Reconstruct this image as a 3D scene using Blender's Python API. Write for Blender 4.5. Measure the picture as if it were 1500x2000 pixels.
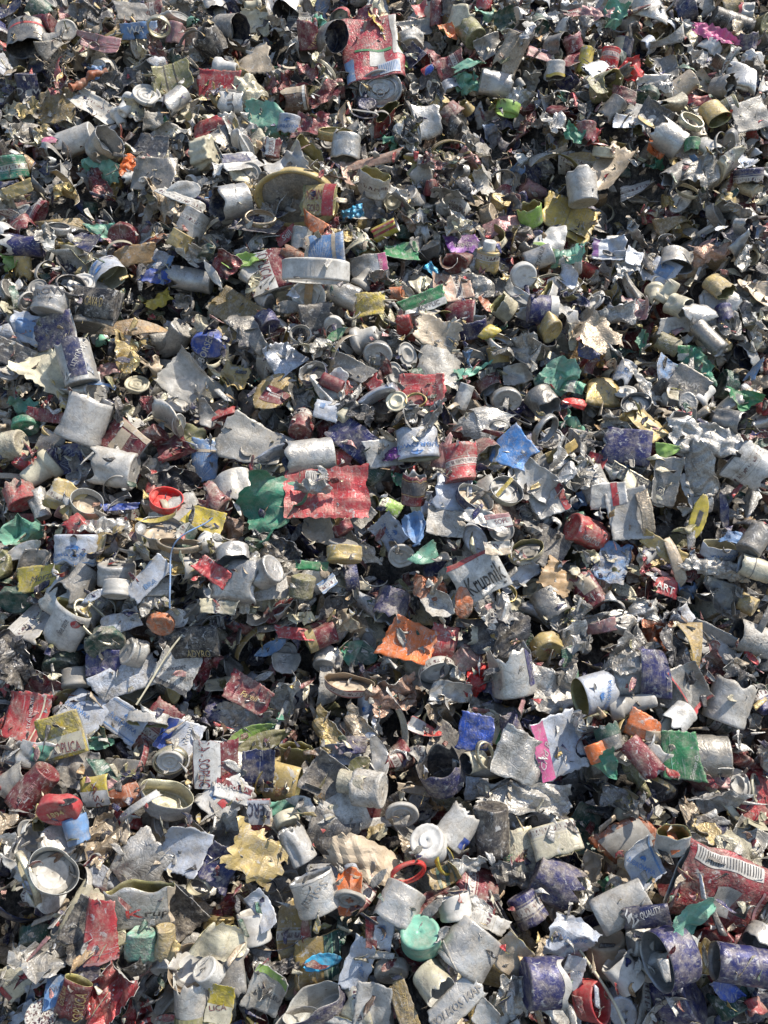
import bpy, math, random, colorsys
import numpy as np
from mathutils import Matrix, Vector

# ------------------------------------------------------------------ camera, sky, sun, exposure
for o in list(bpy.data.objects): bpy.data.objects.remove(o)
S = bpy.context.scene
col = S.collection
PITCH = math.radians(31.0)              # camera looks this far below the horizon
SLOPE = math.radians(34.5)              # the heap rises away from the camera
D0 = 0.78                               # metres from lens to heap along the view axis
TANV = 0.667
camd = np.array([0, math.cos(PITCH), -math.sin(PITCH)])
camu = np.array([0, math.sin(PITCH), math.cos(PITCH)])
camr = np.array([1.0, 0, 0])
CAM = np.array([0, 0, 1.5])
cam = bpy.data.cameras.new('camera'); camo = bpy.data.objects.new('camera', cam); col.objects.link(camo)
camo.location = CAM; camo.rotation_euler = (math.pi/2 - PITCH, 0, 0)
cam.sensor_fit = 'VERTICAL'; cam.sensor_height = 36; cam.lens = 18/TANV
cam.clip_start = 0.02; cam.clip_end = 500
S.camera = camo
sd = camr*0.48 + camu*0.82 - camd*0.30
sd /= np.linalg.norm(sd)                # direction towards the sun
elev = math.asin(sd[2]); azim = math.atan2(sd[0], sd[1])
W = bpy.data.worlds.new('World'); S.world = W; W.use_nodes = True
nt = W.node_tree; bg = nt.nodes['Background']
sky = nt.nodes.new('ShaderNodeTexSky'); sky.sky_type = 'NISHITA'; sky.sun_disc = False
sky.sun_elevation = elev; sky.sun_rotation = azim
nt.links.new(sky.outputs[0], bg.inputs[0]); bg.inputs[1].default_value = 0.15
sl = bpy.data.lights.new('sun', 'SUN'); sl.energy = 5.0; sl.angle = math.radians(0.5); sl.color = (1, 0.935, 0.84)
so = bpy.data.objects.new('sun', sl); col.objects.link(so)
so.rotation_euler = Vector(sd).to_track_quat('Z', 'Y').to_euler(); so.location = (1, 0, 4)
S.view_settings.view_transform = 'Standard'; S.view_settings.look = 'None'
S.view_settings.exposure = 0.48; S.view_settings.gamma = 1
S.render.engine = 'CYCLES'
S.cycles.max_bounces = 6; S.cycles.diffuse_bounces = 3; S.cycles.glossy_bounces = 3; S.cycles.transmission_bounces = 4

# slope frame: X across, U up the slope, N out of the slope
SU = np.array([0, math.cos(SLOPE), math.sin(SLOPE)]); SN = np.array([0, -math.sin(SLOPE), math.cos(SLOPE)])
P0 = CAM + camd*D0
FR = np.stack([camr, SU, SN])           # rows: slope axes in world
def ray(px, py):
    return camd + camr*((px-750)/1500.0) + camu*((1000-py)/1000.0*TANV)
def at(px, py, h=0.0):                  # pixel -> slope coordinates on the plane at height h
    r = ray(px, py); t = (h - (CAM-P0) @ SN)/(r @ SN)
    p = CAM + r*t - P0
    return FR @ p, t                    # (x,u,n), depth
def topx(x, u, n):
    p = P0 + camr*x + SU*u + SN*n - CAM
    d = p @ camd
    return 750 + 1500*(p @ camr)/d, 1000 - 1000/TANV*(p @ camu)/d, d

# ------------------------------------------------------------------ colours
CL = dict(ygd=(.52,.37,.09), crn=(.07,.22,.50), sil=(.43,.42,.395), lgr=(.51,.49,.445), wht=(.62,.60,.55), gry=(.23,.22,.20), mid=(.33,.315,.28), dgr=(.075,.075,.08), blk=(.018,.018,.02),
 bge=(.46,.37,.26), tan=(.42,.27,.13), brn=(.13,.07,.045), mar=(.16,.022,.03), red=(.40,.045,.05), brd=(.62,.02,.02), pnk=(.62,.12,.28),
 org=(.62,.15,.035), rus=(.28,.08,.03), cop=(.40,.24,.17), gld=(.46,.34,.13), dgo=(.28,.19,.06), yel=(.56,.43,.06), crm=(.58,.53,.38), olv=(.20,.19,.08),
 grn=(.045,.22,.085), dkg=(.02,.07,.05), tel=(.05,.21,.13), mnt=(.16,.38,.27), lim=(.28,.45,.10), nvy=(.018,.024,.075), blu=(.035,.085,.36),
 ind=(.026,.028,.105), lbl=(.13,.24,.42), sky=(.05,.36,.58), pur=(.13,.03,.20), wbl=(.47,.50,.55), rse=(.40,.20,.20), gbk=(.05,.045,.045))
HUE = dict(ygd='yellow gold', crn='cornflower blue', sil='silver', lgr='light grey', wht='white', gry='grey', mid='dull grey', dgr='charcoal', blk='black', bge='beige', tan='tan', brn='brown',
 mar='maroon', red='red', brd='bright red', pnk='pink', org='orange', rus='rusty', cop='copper', gld='gold', dgo='dark gold', yel='yellow', crm='cream', olv='olive',
 grn='green', dkg='dark green', tel='sea green', mnt='mint green', lim='lime green', nvy='dark navy', blu='blue', ind='indigo', lbl='pale blue', sky='sky blue',
 pur='purple', wbl='bluish white', rse='dusty rose', gbk='sooty black')

# ------------------------------------------------------------------ materials
def N(t, kind, **kw):
    n = t.nodes.new(kind)
    for k, v in kw.items():
        if k.startswith('i_'): n.inputs[int(k[2:])].default_value = v
        else: setattr(n, k, v)
    return n
def ramp(t, src, a, b, va=0.0, vb=1.0):
    m = N(t, 'ShaderNodeMapRange'); m.inputs[1].default_value = a; m.inputs[2].default_value = b
    m.inputs[3].default_value = va; m.inputs[4].default_value = vb; t.links.new(src, m.inputs[0]); return m.outputs[0]
def mixc(t, f, a, b):
    m = N(t, 'ShaderNodeMix', data_type='RGBA')
    for s, i in ((f, 0), (a, 6), (b, 7)):
        if hasattr(s, 'links'): t.links.new(s, m.inputs[i])
        else: m.inputs[i].default_value = (s if i == 0 else (*s, 1))
    return m.outputs[2]
def material(name, source='object', base=(.4,.4,.4), metal=.25, rough=.45, dust=.55, wear=.5, speck=.8, crack=.0, bump=.35, dustc=(.33,.29,.235), alpha=1.0, palette=None, dlo=.47, trans=0, marks=0):
    m = bpy.data.materials.new(name); m.use_nodes = True; t = m.node_tree
    b = t.nodes['Principled BSDF']; L = t.links
    tc = N(t, 'ShaderNodeTexCoord'); oi = N(t, 'ShaderNodeObjectInfo')
    add = N(t, 'ShaderNodeVectorMath', operation='MULTIPLY_ADD')
    cx = N(t, 'ShaderNodeCombineXYZ')
    for k in range(3): L.new(oi.outputs['Random'], cx.inputs[k])
    L.new(cx.outputs[0], add.inputs[0]); add.inputs[1].default_value = (3, 5, 7); L.new(tc.outputs['Object'], add.inputs[2])
    V = add.outputs[0]
    def noise(sc, det=6, ro=.6, dist=0):
        n = N(t, 'ShaderNodeTexNoise'); L.new(V, n.inputs['Vector']); n.inputs['Scale'].default_value = sc
        n.inputs['Detail'].default_value = det; n.inputs['Roughness'].default_value = ro; n.inputs['Distortion'].default_value = dist
        return n.outputs[0]
    if source == 'object': c = oi.outputs['Color']
    elif source == 'island':
        g = N(t, 'ShaderNodeNewGeometry'); cr = N(t, 'ShaderNodeValToRGB'); cr.color_ramp.interpolation = 'CONSTANT'
        L.new(g.outputs['Random Per Island'], cr.inputs[0]); e = cr.color_ramp.elements
        n_ = len(palette)
        while len(e) < n_: e.new(0.5)
        for i, k in enumerate(palette): e[i].position = i/n_; e[i].color = (*CL[k], 1)
        c = cr.outputs[0]
    else:
        rg = N(t, 'ShaderNodeRGB'); rg.outputs[0].default_value = (*base, 1); c = rg.outputs[0]
    big = noise(45, 3, .6); mid_ = noise(150, 6, .68, .6); fine = noise(900, 3, .6)
    # tonal unevenness of the paint and metal themselves
    hs = N(t, 'ShaderNodeHueSaturation'); L.new(c, hs.inputs['Color']); L.new(ramp(t, big, .3, .7, .62, 1.22), hs.inputs['Value']); c = hs.outputs[0]
    if marks:
        sx = N(t, 'ShaderNodeSeparateXYZ'); L.new(tc.outputs['Object'], sx.inputs[0])
        def M2(op, p, q, cl=False):
            m_ = N(t, 'ShaderNodeMath', operation=op); m_.use_clamp = cl
            for s_, i_ in ((p, 0), (q, 1)):
                if hasattr(s_, 'links'): L.new(s_, m_.inputs[i_])
                else: m_.inputs[i_].default_value = s_
            return m_.outputs[0]
        ax = sx.outputs[1 if marks == 1 else 2]
        yo = M2('SUBTRACT', ax, ramp(t, oi.outputs['Random'], 0, 1, -.009, .009)); ya = M2('ABSOLUTE', yo, 0)
        on = ramp(t, M2('FRACT', M2('MULTIPLY', oi.outputs['Random'], 37.0), 0), .45, .46)
        band = M2('MULTIPLY', ramp(t, ya, .0034, .0036, 1, 0), on)
        c = mixc(t, M2('MULTIPLY', band, .8), c, (.5, .48, .42))
        mp_ = N(t, 'ShaderNodeMapping'); mp_.inputs['Scale'].default_value = (1, .35, 1) if marks == 1 else (1, 1, .35); L.new(V, mp_.inputs[0])
        ln = N(t, 'ShaderNodeTexNoise'); L.new(mp_.outputs[0], ln.inputs['Vector']); ln.inputs['Scale'].default_value = 620; ln.inputs['Detail'].default_value = 1
        c = mixc(t, M2('MULTIPLY', M2('MULTIPLY', ramp(t, ya, .0019, .0021, 1, 0), on), ramp(t, ln.outputs[0], .52, .56)), c, (.09, .04, .05))
        edge = M2('MULTIPLY', ramp(t, M2('ABSOLUTE', M2('SUBTRACT', ya, .0052), 0), .0004, .0005, 1, 0), on)
        c = mixc(t, M2('MULTIPLY', edge, .7), c, (.35, .32, .25))
    scn = N(t, 'ShaderNodeMapping'); scn.inputs['Rotation'].default_value = (.4, .9, .7); scn.inputs['Scale'].default_value = (1, .06, .3); L.new(V, scn.inputs[0])
    sct = N(t, 'ShaderNodeTexNoise'); L.new(scn.outputs[0], sct.inputs['Vector']); sct.inputs['Scale'].default_value = 900; sct.inputs['Detail'].default_value = 2
    c = mixc(t, ramp(t, sct.outputs[0], .63, .68, 0, .45*wear+.1), c, (.42, .41, .38))
    wr = N(t, 'ShaderNodeMath', operation='SUBTRACT'); L.new(noise(62, 4, .55, .5), wr.inputs[0]); wr.inputs[1].default_value = .5
    wa = N(t, 'ShaderNodeMath', operation='ABSOLUTE'); L.new(wr.outputs[0], wa.inputs[0]); wrk = wa.outputs[0]
    c = mixc(t, ramp(t, wrk, .0, .016, .55*speck, 0), c, (.07, .06, .05))
    fw = ramp(t, mid_, .58, .64, 0, wear)
    c = mixc(t, fw, c, (.46, .455, .44))
    dm = N(t, 'ShaderNodeMath', operation='MULTIPLY'); L.new(ramp(t, noise(80, 8, .78), dlo-.03, .64), dm.inputs[0]); dm.inputs[1].default_value = dust
    dcol = mixc(t, ramp(t, noise(260, 4, .7), .35, .65), (.17, .135, .095), (.44, .385, .30)); c = mixc(t, dm.outputs[0], c, dcol)
    c = mixc(t, ramp(t, noise(55, 7, .8, .4), .55, .70, 0, .62*speck), c, (.10, .092, .082))
    if crack:
        vo = N(t, 'ShaderNodeTexVoronoi', feature='DISTANCE_TO_EDGE'); wv = N(t, 'ShaderNodeVectorMath', operation='MULTIPLY_ADD')
        nn = N(t, 'ShaderNodeTexNoise'); L.new(V, nn.inputs['Vector']); nn.inputs['Scale'].default_value = 70
        L.new(nn.outputs[1], wv.inputs[0]); wv.inputs[1].default_value = (.035, .035, .035); L.new(V, wv.inputs[2])
        L.new(wv.outputs[0], vo.inputs['Vector']); vo.inputs['Scale'].default_value = 150
        c = mixc(t, ramp(t, vo.outputs[0], .0, .07, crack, 0), c, (.08, .075, .07))
    c = mixc(t, ramp(t, fine, .63, .69, 0, .8*speck), c, (.045, .038, .032))
    c = mixc(t, ramp(t, noise(210, 6, .75, .8), .60, .66, 0, .75*speck), c, (.06, .052, .045))
    L.new(c, b.inputs['Base Color'])
    mm = N(t, 'ShaderNodeMath', operation='SUBTRACT'); mm.inputs[0].default_value = metal; 
    md = N(t, 'ShaderNodeMath', operation='MULTIPLY'); L.new(dm.outputs[0], md.inputs[0]); md.inputs[1].default_value = metal*1.4
    L.new(md.outputs[0], mm.inputs[1]); mm.use_clamp = True; L.new(mm.outputs[0], b.inputs['Metallic'])
    L.new(ramp(t, mid_, .3, .7, rough-.1, min(1, rough+.28)), b.inputs['Roughness'])
    b.inputs['Specular IOR Level'].default_value = .4
    if bump:
        hgt = N(t, 'ShaderNodeMath', operation='ADD'); L.new(mid_, hgt.inputs[0])
        h2 = N(t, 'ShaderNodeMath', operation='MULTIPLY'); L.new(noise(420, 4, .6), h2.inputs[0]); h2.inputs[1].default_value = .35
        L.new(h2.outputs[0], hgt.inputs[1]); bp = N(t, 'ShaderNodeBump'); bp.inputs['Strength'].default_value = bump
        bp.inputs['Distance'].default_value = .0016
        h3 = N(t, 'ShaderNodeMath', operation='ADD'); L.new(hgt.outputs[0], h3.inputs[0]); L.new(ramp(t, wrk, 0, .05, -.22, 0), h3.inputs[1]); L.new(h3.outputs[0], bp.inputs['Height'])
        if crack:
            b2 = N(t, 'ShaderNodeBump'); b2.inputs['Strength'].default_value = .35; b2.inputs['Distance'].default_value = .0006
            L.new(ramp(t, vo.outputs[0], 0, .25), b2.inputs['Height']); L.new(bp.outputs[0], b2.inputs['Normal']); L.new(b2.outputs[0], b.inputs['Normal'])
        else: L.new(bp.outputs[0], b.inputs['Normal'])
    if trans: b.inputs['Transmission Weight'].default_value = trans; b.inputs['IOR'].default_value = 1.2
    if alpha < 1: b.inputs['Alpha'].default_value = alpha
    return m
PAL = ['sil','lgr','mid','gry','dgr','crm','mar','gry','lgr','nvy','red','bge','blk','lgr','olv','nvy','crm','tan','dgr','wht','bge','rse','wbl','dkg','mid','gld','gbk','brn','lgr','crm','mar','ind']
M = {}
M['paint'] = material('printed metal paint', metal=.22, rough=.36, wear=.75, dust=.62, speck=.5)
M['print'] = material('printed sleeve metal', metal=.18, rough=.38, wear=.8, dust=.7, marks=2, speck=.55)
M['label'] = material('printed label metal', metal=.15, rough=.38, wear=.8, dust=.7, marks=1, speck=.55)
M['alu'] = material('weathered aluminium', metal=.62, rough=.31, wear=.3, dust=.6, speck=.5, bump=.4)
M['dirty'] = material('grimy printed metal', metal=.15, rough=.55, wear=.7, dust=.9, dlo=.42, speck=.95, crack=.25)
M['foil'] = material('crackled foil', metal=.55, rough=.36, wear=.4, dust=.6, speck=.6, crack=.45, bump=.35)
M['plastic'] = material('weathered plastic', metal=0, rough=.4, wear=0, dust=.5, dlo=.47, speck=.35, bump=.12)
M['film'] = material('torn plastic film', metal=0, rough=.35, wear=0, dust=.5, speck=.35, bump=.25)
M['clear'] = material('cloudy clear film', metal=0, rough=.25, wear=0, dust=.5, speck=.4, bump=.3, alpha=.55)
M['bare'] = material('dull bare aluminium', metal=.8, rough=.30, wear=.1, dust=.65, speck=.85, bump=.28)
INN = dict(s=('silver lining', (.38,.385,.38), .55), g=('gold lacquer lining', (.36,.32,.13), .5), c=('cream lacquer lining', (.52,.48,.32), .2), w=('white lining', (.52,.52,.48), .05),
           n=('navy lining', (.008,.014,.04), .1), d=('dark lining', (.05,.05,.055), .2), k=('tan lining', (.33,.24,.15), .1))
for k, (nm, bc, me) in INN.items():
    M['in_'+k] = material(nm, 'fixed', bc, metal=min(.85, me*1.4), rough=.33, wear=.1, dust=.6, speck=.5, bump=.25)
M['ink'] = material('printed ink', metal=.1, rough=.5, wear=.55, dust=.45, speck=.6, bump=0)
M['s_outer'] = material('mixed scrap paint', 'island', palette=PAL, metal=.4, rough=.38, wear=.7, dust=.62, dlo=.46, speck=.9, crack=.2)
M['s_inner'] = material('mixed scrap lining', 'island', palette=['sil','gry','lgr','olv','mid','crm','dgr','gry','gld','sil','nvy','bge'], metal=.7, rough=.33, wear=.2, dust=.6, speck=.8)
M['soil'] = material('black fines between scrap', 'fixed', (.035,.032,.03), metal=0, rough=.9, wear=.2, dust=.5, speck=.5, bump=.8)

# ------------------------------------------------------------------ mesh helpers
def normals(P, closed):
    if closed: du = np.roll(P, -1, 0) - np.roll(P, 1, 0)
    else: du = np.gradient(P, axis=0)
    dv = np.gradient(P, axis=1)
    n = np.cross(du, dv); l = np.linalg.norm(n, axis=2, keepdims=True); l[l < 1e-12] = 1
    return n/l
def shell(P, th, closed=False, flip=False):
    """two skins and a rim from a grid of points: front skin slot 0, back skin and rim slot 1"""
    nu, nv = P.shape[:2]; n = normals(P, closed)
    if flip: n = -n
    A = P + n*th*.5; B = P - n*th*.5
    v = np.concatenate([A.reshape(-1,3), B.reshape(-1,3)]); o = nu*nv
    iu = np.arange(nu if closed else nu-1); jv = np.arange(nv-1)
    I, J = np.meshgrid(iu, jv, indexing='ij'); I2 = (I+1) % nu
    a, b, c, d = I*nv+J, I2*nv+J, I2*nv+J+1, I*nv+J+1
    q = np.stack([a,b,c,d], -1).reshape(-1,4)
    if flip: q = q[:, ::-1]
    back = q[:, ::-1] + o
    rims = []
    def rim(e0, e1): rims.append(np.stack([e0, e1, e1+o, e0+o], -1))
    i = iu; i2 = (i+1) % nu
    rim(i2*nv, i*nv); rim(i*nv+nv-1, i2*nv+nv-1)
    if not closed:
        rim(jv, jv+1); rim((nu-1)*nv+jv+1, (nu-1)*nv+jv)
    r = np.concatenate(rims)
    if flip: r = r[:, ::-1]
    f = np.concatenate([q, back, r]); mi = np.concatenate([np.zeros(len(q)), np.ones(len(back)+len(r))]).astype(np.int32)
    return v, f, mi
def mesh(name, v, f, mi, mats, smooth=True):
    me = bpy.data.meshes.new(name); n = len(f); k = f.shape[1]
    me.vertices.add(len(v)); me.vertices.foreach_set('co', np.asarray(v, np.float32).ravel())
    me.loops.add(n*k); me.loops.foreach_set('vertex_index', f.astype(np.int32).ravel())
    me.polygons.add(n); me.polygons.foreach_set('loop_start', np.arange(0, n*k, k, dtype=np.int32))
    me.polygons.foreach_set('material_index', mi.astype(np.int32))
    if isinstance(smooth, bool): me.polygons.foreach_set('use_smooth', np.full(n, smooth))
    else: me.polygons.foreach_set('use_smooth', smooth)
    for m in mats: me.materials.append(m)
    me.update(calc_edges=True); me.validate()
    return me
def waves(rng, p, n, f0, f1):
    s = 0
    for _ in range(n):
        k = rng.normal(size=p.shape[-1]); k *= rng.uniform(f0, f1)/np.linalg.norm(k)
        s = s + np.sin(p @ k + rng.uniform(0, 6.3))
    return s/math.sqrt(n)
def ridges(rng, p, n, f0, f1):
    s = 0
    for _ in range(n):
        k = rng.normal(size=p.shape[-1]); k *= rng.uniform(f0, f1)/np.linalg.norm(k)
        s = s + np.abs(((p @ k + rng.uniform(0, 6.3))/math.pi) % 2 - 1) - .5
    return s/math.sqrt(n)
def rotax(P, p0, ax, a):
    ax = ax/np.linalg.norm(ax); d = P - p0; ca = np.cos(a)[..., None]; sa = np.sin(a)[..., None]
    return p0 + d*ca + np.cross(ax, d)*sa + ax*(d @ ax)[..., None]*(1-ca)
def sheet(rng, L, Wd, n=15, jag=.05, corner=.08, curl=0., curla=None, folds=0, fa=70, crump=0., shape='rect', th=.00035, ripple=0.):
    a = max(5, int(n*math.sqrt(L/Wd))); b = max(5, int(n*math.sqrt(Wd/L)))
    a = min(a, 3*n); u = np.linspace(-1, 1, a); v = np.linspace(-1, 1, b)
    Ug, Vg = np.meshgrid(u, v, indexing='ij'); UV = np.stack([Ug, Vg], -1)
    x, y = Ug.copy(), Vg.copy()
    if shape == 'oval':
        x, y = Ug*np.sqrt(1-Vg**2/2), Vg*np.sqrt(1-Ug**2/2)
    elif shape == 'leaf':
        y = Vg*np.clip(1-np.abs(Ug)**2.2, .03, 1)
    elif shape == 'tri':
        y = Vg*(1-(Ug+1)*.42)
    elif shape == 'fan':
        y = Vg*(1-(Ug+1)*.2); x = Ug - .25*(1-Vg**2)
    if corner:
        c = rng.uniform(-corner, corner, (2, 2, 2))
        for i in (0, 1):
            for j in (0, 1):
                w = (1+(2*i-1)*Ug)*(1+(2*j-1)*Vg)/4
                x = x + c[i,j,0]*w*2; y = y + c[i,j,1]*w*2
    if jag:
        e = np.maximum(np.abs(Ug), np.abs(Vg))**5; q = np.stack([x, y], -1)
        x = x*(1 + e*jag*(ridges(rng, q, 3, 4, 11)+.4*waves(rng, q, 3, 14, 30)))
        y = y*(1 + e*jag*(ridges(rng, q, 3, 4, 11)+.4*waves(rng, q, 3, 14, 30)))
    P = np.stack([x*L/2, y*Wd/2, 0*x], -1); R = min(L, Wd)
    if curl:
        ph = rng.uniform(0, 3.14) if curla is None else curla; d = np.array([math.cos(ph), math.sin(ph)])
        s = P[..., :2] @ d; rad = max(L, Wd)/2/abs(curl); sg = np.sign(curl)
        P[..., :2] += (rad*np.sin(s/rad) - s)[..., None]*d; P[..., 2] += sg*rad*(1-np.cos(s/rad)) - sg*rad*.25*(1-math.cos(min(1.5, abs(curl))))
    for _ in range(folds):
        c = rng.uniform(-.6, .6, 2); d = rng.normal(size=2); d /= np.linalg.norm(d); nn = np.array([-d[1], d[0]])
        if c @ nn < 0: nn = -nn
        side = (UV - c) @ nn; w = .1 + rng.uniform(0, .25)
        ang = np.clip(side/w, 0, 1)*math.radians(rng.uniform(.4, 1)*fa)*rng.choice([-1, 1])
        fl = UV.reshape(-1, 2); PF = P.reshape(-1, 3)
        p0 = PF[np.argmin(((fl-c)**2).sum(1))].copy(); p1 = PF[np.argmin(((fl-c-d*.5)**2).sum(1))]
        if np.linalg.norm(p1-p0) < 1e-6: continue
        P = rotax(P, p0, p1-p0, ang)
    if crump:
        q = P/R*2
        P = P + np.stack([ridges(rng, q, 4, 3, 9), ridges(rng, q, 4, 3, 9), 1.6*ridges(rng, q, 5, 3, 10)], -1)*crump*R*.16
    if ripple: P[..., 2] += ripple*R*.05*waves(rng, UV, 4, 3, 8)
    P -= P.reshape(-1, 3).mean(0)*np.array([1, 1, 1])
    return P
def lathe(rng, prof, nu=32, sq=0., sq2=None, dents=0, damp=.25, tear=0., bend=0., knurl=None, wob=.02, lobes=0, facet=0.):
    """prof: list of (r,z); deformed surface of revolution, grid [theta, profile]"""
    pr = np.array(prof, float); th = np.arange(nu)*2*math.pi/nu
    r = pr[:, 0][None, :]*np.ones((nu, 1)); z = pr[:, 1][None, :]*np.ones((nu, 1)); T = th[:, None]*np.ones_like(r)
    R = pr[:, 0].max(); z0, z1 = pr[:, 1].min(), pr[:, 1].max(); H = max(z1-z0, 1e-5); zn = (z-z0)/H
    if knurl:
        k = (zn > knurl[0]) & (zn < knurl[1]) & (r > R*.9)
        r = r + k*R*.035*np.sign(np.sin(T*nu/2+.5))*(np.arange(nu)[:, None] % 2)
    r = r*(1 + wob*(np.sin(2*T+rng.uniform(0,6)) + .6*np.sin(3*T+4*zn+rng.uniform(0,6))))
    for _ in range(dents):
        t0 = rng.uniform(0, 6.28); h0 = rng.uniform(0, .9); ww = rng.uniform(.35, .8); a = rng.uniform(.5, 1)*damp
        dt = np.abs((T-t0+math.pi) % (2*math.pi) - math.pi)
        r = r*(1 - a*np.clip(1-(dt/ww)**2-((zn-h0)/.45)**2, 0, 1)**.8)
    if facet:
        q = np.stack([np.cos(T), np.sin(T), z/R], -1); r = r*(1 + facet*(1.3*ridges(rng, q, 3, 1.2, 3.5) + .5*ridges(rng, q, 3, 4, 8)))
    if lobes: r = r*(1+.12*np.cos(lobes*T+rng.uniform(0,6)))
    if tear:
        q = np.stack([np.cos(T), np.sin(T)], -1)*1.0
        z = z + np.clip(1-zn*2.2, 0, 1)*tear*H*(.5*ridges(rng, q, 3, 2, 5)+.35*waves(rng, q, 3, 6, 12)+.25)
    x = r*np.cos(T); y = r*np.sin(T)
    s = sq if sq2 is None else sq + (sq2-sq)*zn
    # squeezed: the section flattens along y and grows along x, keeping its girth
    yy = y*(1-s); xx = np.sign(x)*np.abs(x)*(1+.52*s)
    if np.max(np.abs(s)) > .3:
        yy = yy + np.sin(xx/R*2+rng.uniform(0,6))*R*.10*s + (zn-.5)*R*.12*s*rng.uniform(-1,1)
    P = np.stack([xx, yy, z], -1)
    if bend: P[..., 1] += bend*H*(zn-.5)**2; P[..., 0] += bend*.5*H*zn**2*rng.choice([-1,1])
    P[..., 2] -= (z0+z1)/2
    return P
def capprof(R, H, nseg=9, closed=True, rings=True, flare=0.0):
    """open rim first, up the wall, round the shoulder, across the closed top"""
    p = []
    for i in range(nseg+1):
        t = i/nseg; rr = R*(1+flare*(1-t))
        if rings and H > R*.7:
            if abs(t-.78) < .6/nseg: rr *= .955
            elif abs(t-.62) < .5/nseg: rr *= 1.012
        p.append((rr, t*(H-.10*R if closed else H)))
    if closed:
        for a in (30, 60): p.append((R*(1-.1+.1*math.cos(math.radians(a))), H-.10*R+.10*R*math.sin(math.radians(a))))
        for q in (.9, .84, .78, .5, .25, .004): p.append((R*q, H if q > .82 else H-.04*R))
    return p
def sample(P, u, v, closed, off):
    """point on the outer skin; u,v in 0..1"""
    nu, nv = P.shape[:2]; n = normals(P, closed)
    fu = u*(nu if closed else nu-1); fv = np.clip(v, 0, 1)*(nv-1)
    i0 = np.floor(fu).astype(int); j0 = np.clip(np.floor(fv).astype(int), 0, nv-2); a = (fu-i0)[..., None]; b = (fv-j0)[..., None]
    if closed: i1 = (i0+1) % nu; i0 = i0 % nu
    else: i0 = np.clip(i0, 0, nu-2); i1 = i0+1; a = (fu-i0)[..., None]
    def g(A): return A[i0,j0]*(1-a)*(1-b) + A[i1,j0]*a*(1-b) + A[i0,j0+1]*(1-a)*b + A[i1,j0+1]*a*b
    return g(P) + g(n)*off
_tx = {}
def textmesh(s, bold):
    if (s, bold) in _tx: return _tx[(s, bold)]
    c = bpy.data.curves.new('lettering', 'FONT'); c.body = s; c.size = 1; c.align_x = 'CENTER'; c.align_y = 'CENTER'; c.resolution_u = 2
    if bold == 2: c.shear = .35
    c.offset = .012 if bold == 1 else 0
    o = bpy.data.objects.new('lettering', c); me = bpy.data.meshes.new_from_object(o)
    import bmesh
    bm = bmesh.new(); bm.from_mesh(me); bmesh.ops.triangulate(bm, faces=bm.faces[:])
    for _ in range(3):
        es = [e for e in bm.edges if e.calc_length() > .22]
        if not es: break
        bmesh.ops.subdivide_edges(bm, edges=es, cuts=1); bmesh.ops.triangulate(bm, faces=bm.faces[:])
    bm.to_mesh(me); bm.free()
    v = np.array([x.co[:2] for x in me.vertices]); f = [tuple(p.vertices) for p in me.polygons]
    bpy.data.objects.remove(o); bpy.data.curves.remove(c); bpy.data.meshes.remove(me)
    _tx[(s, bold)] = (v, f); return v, f
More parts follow.
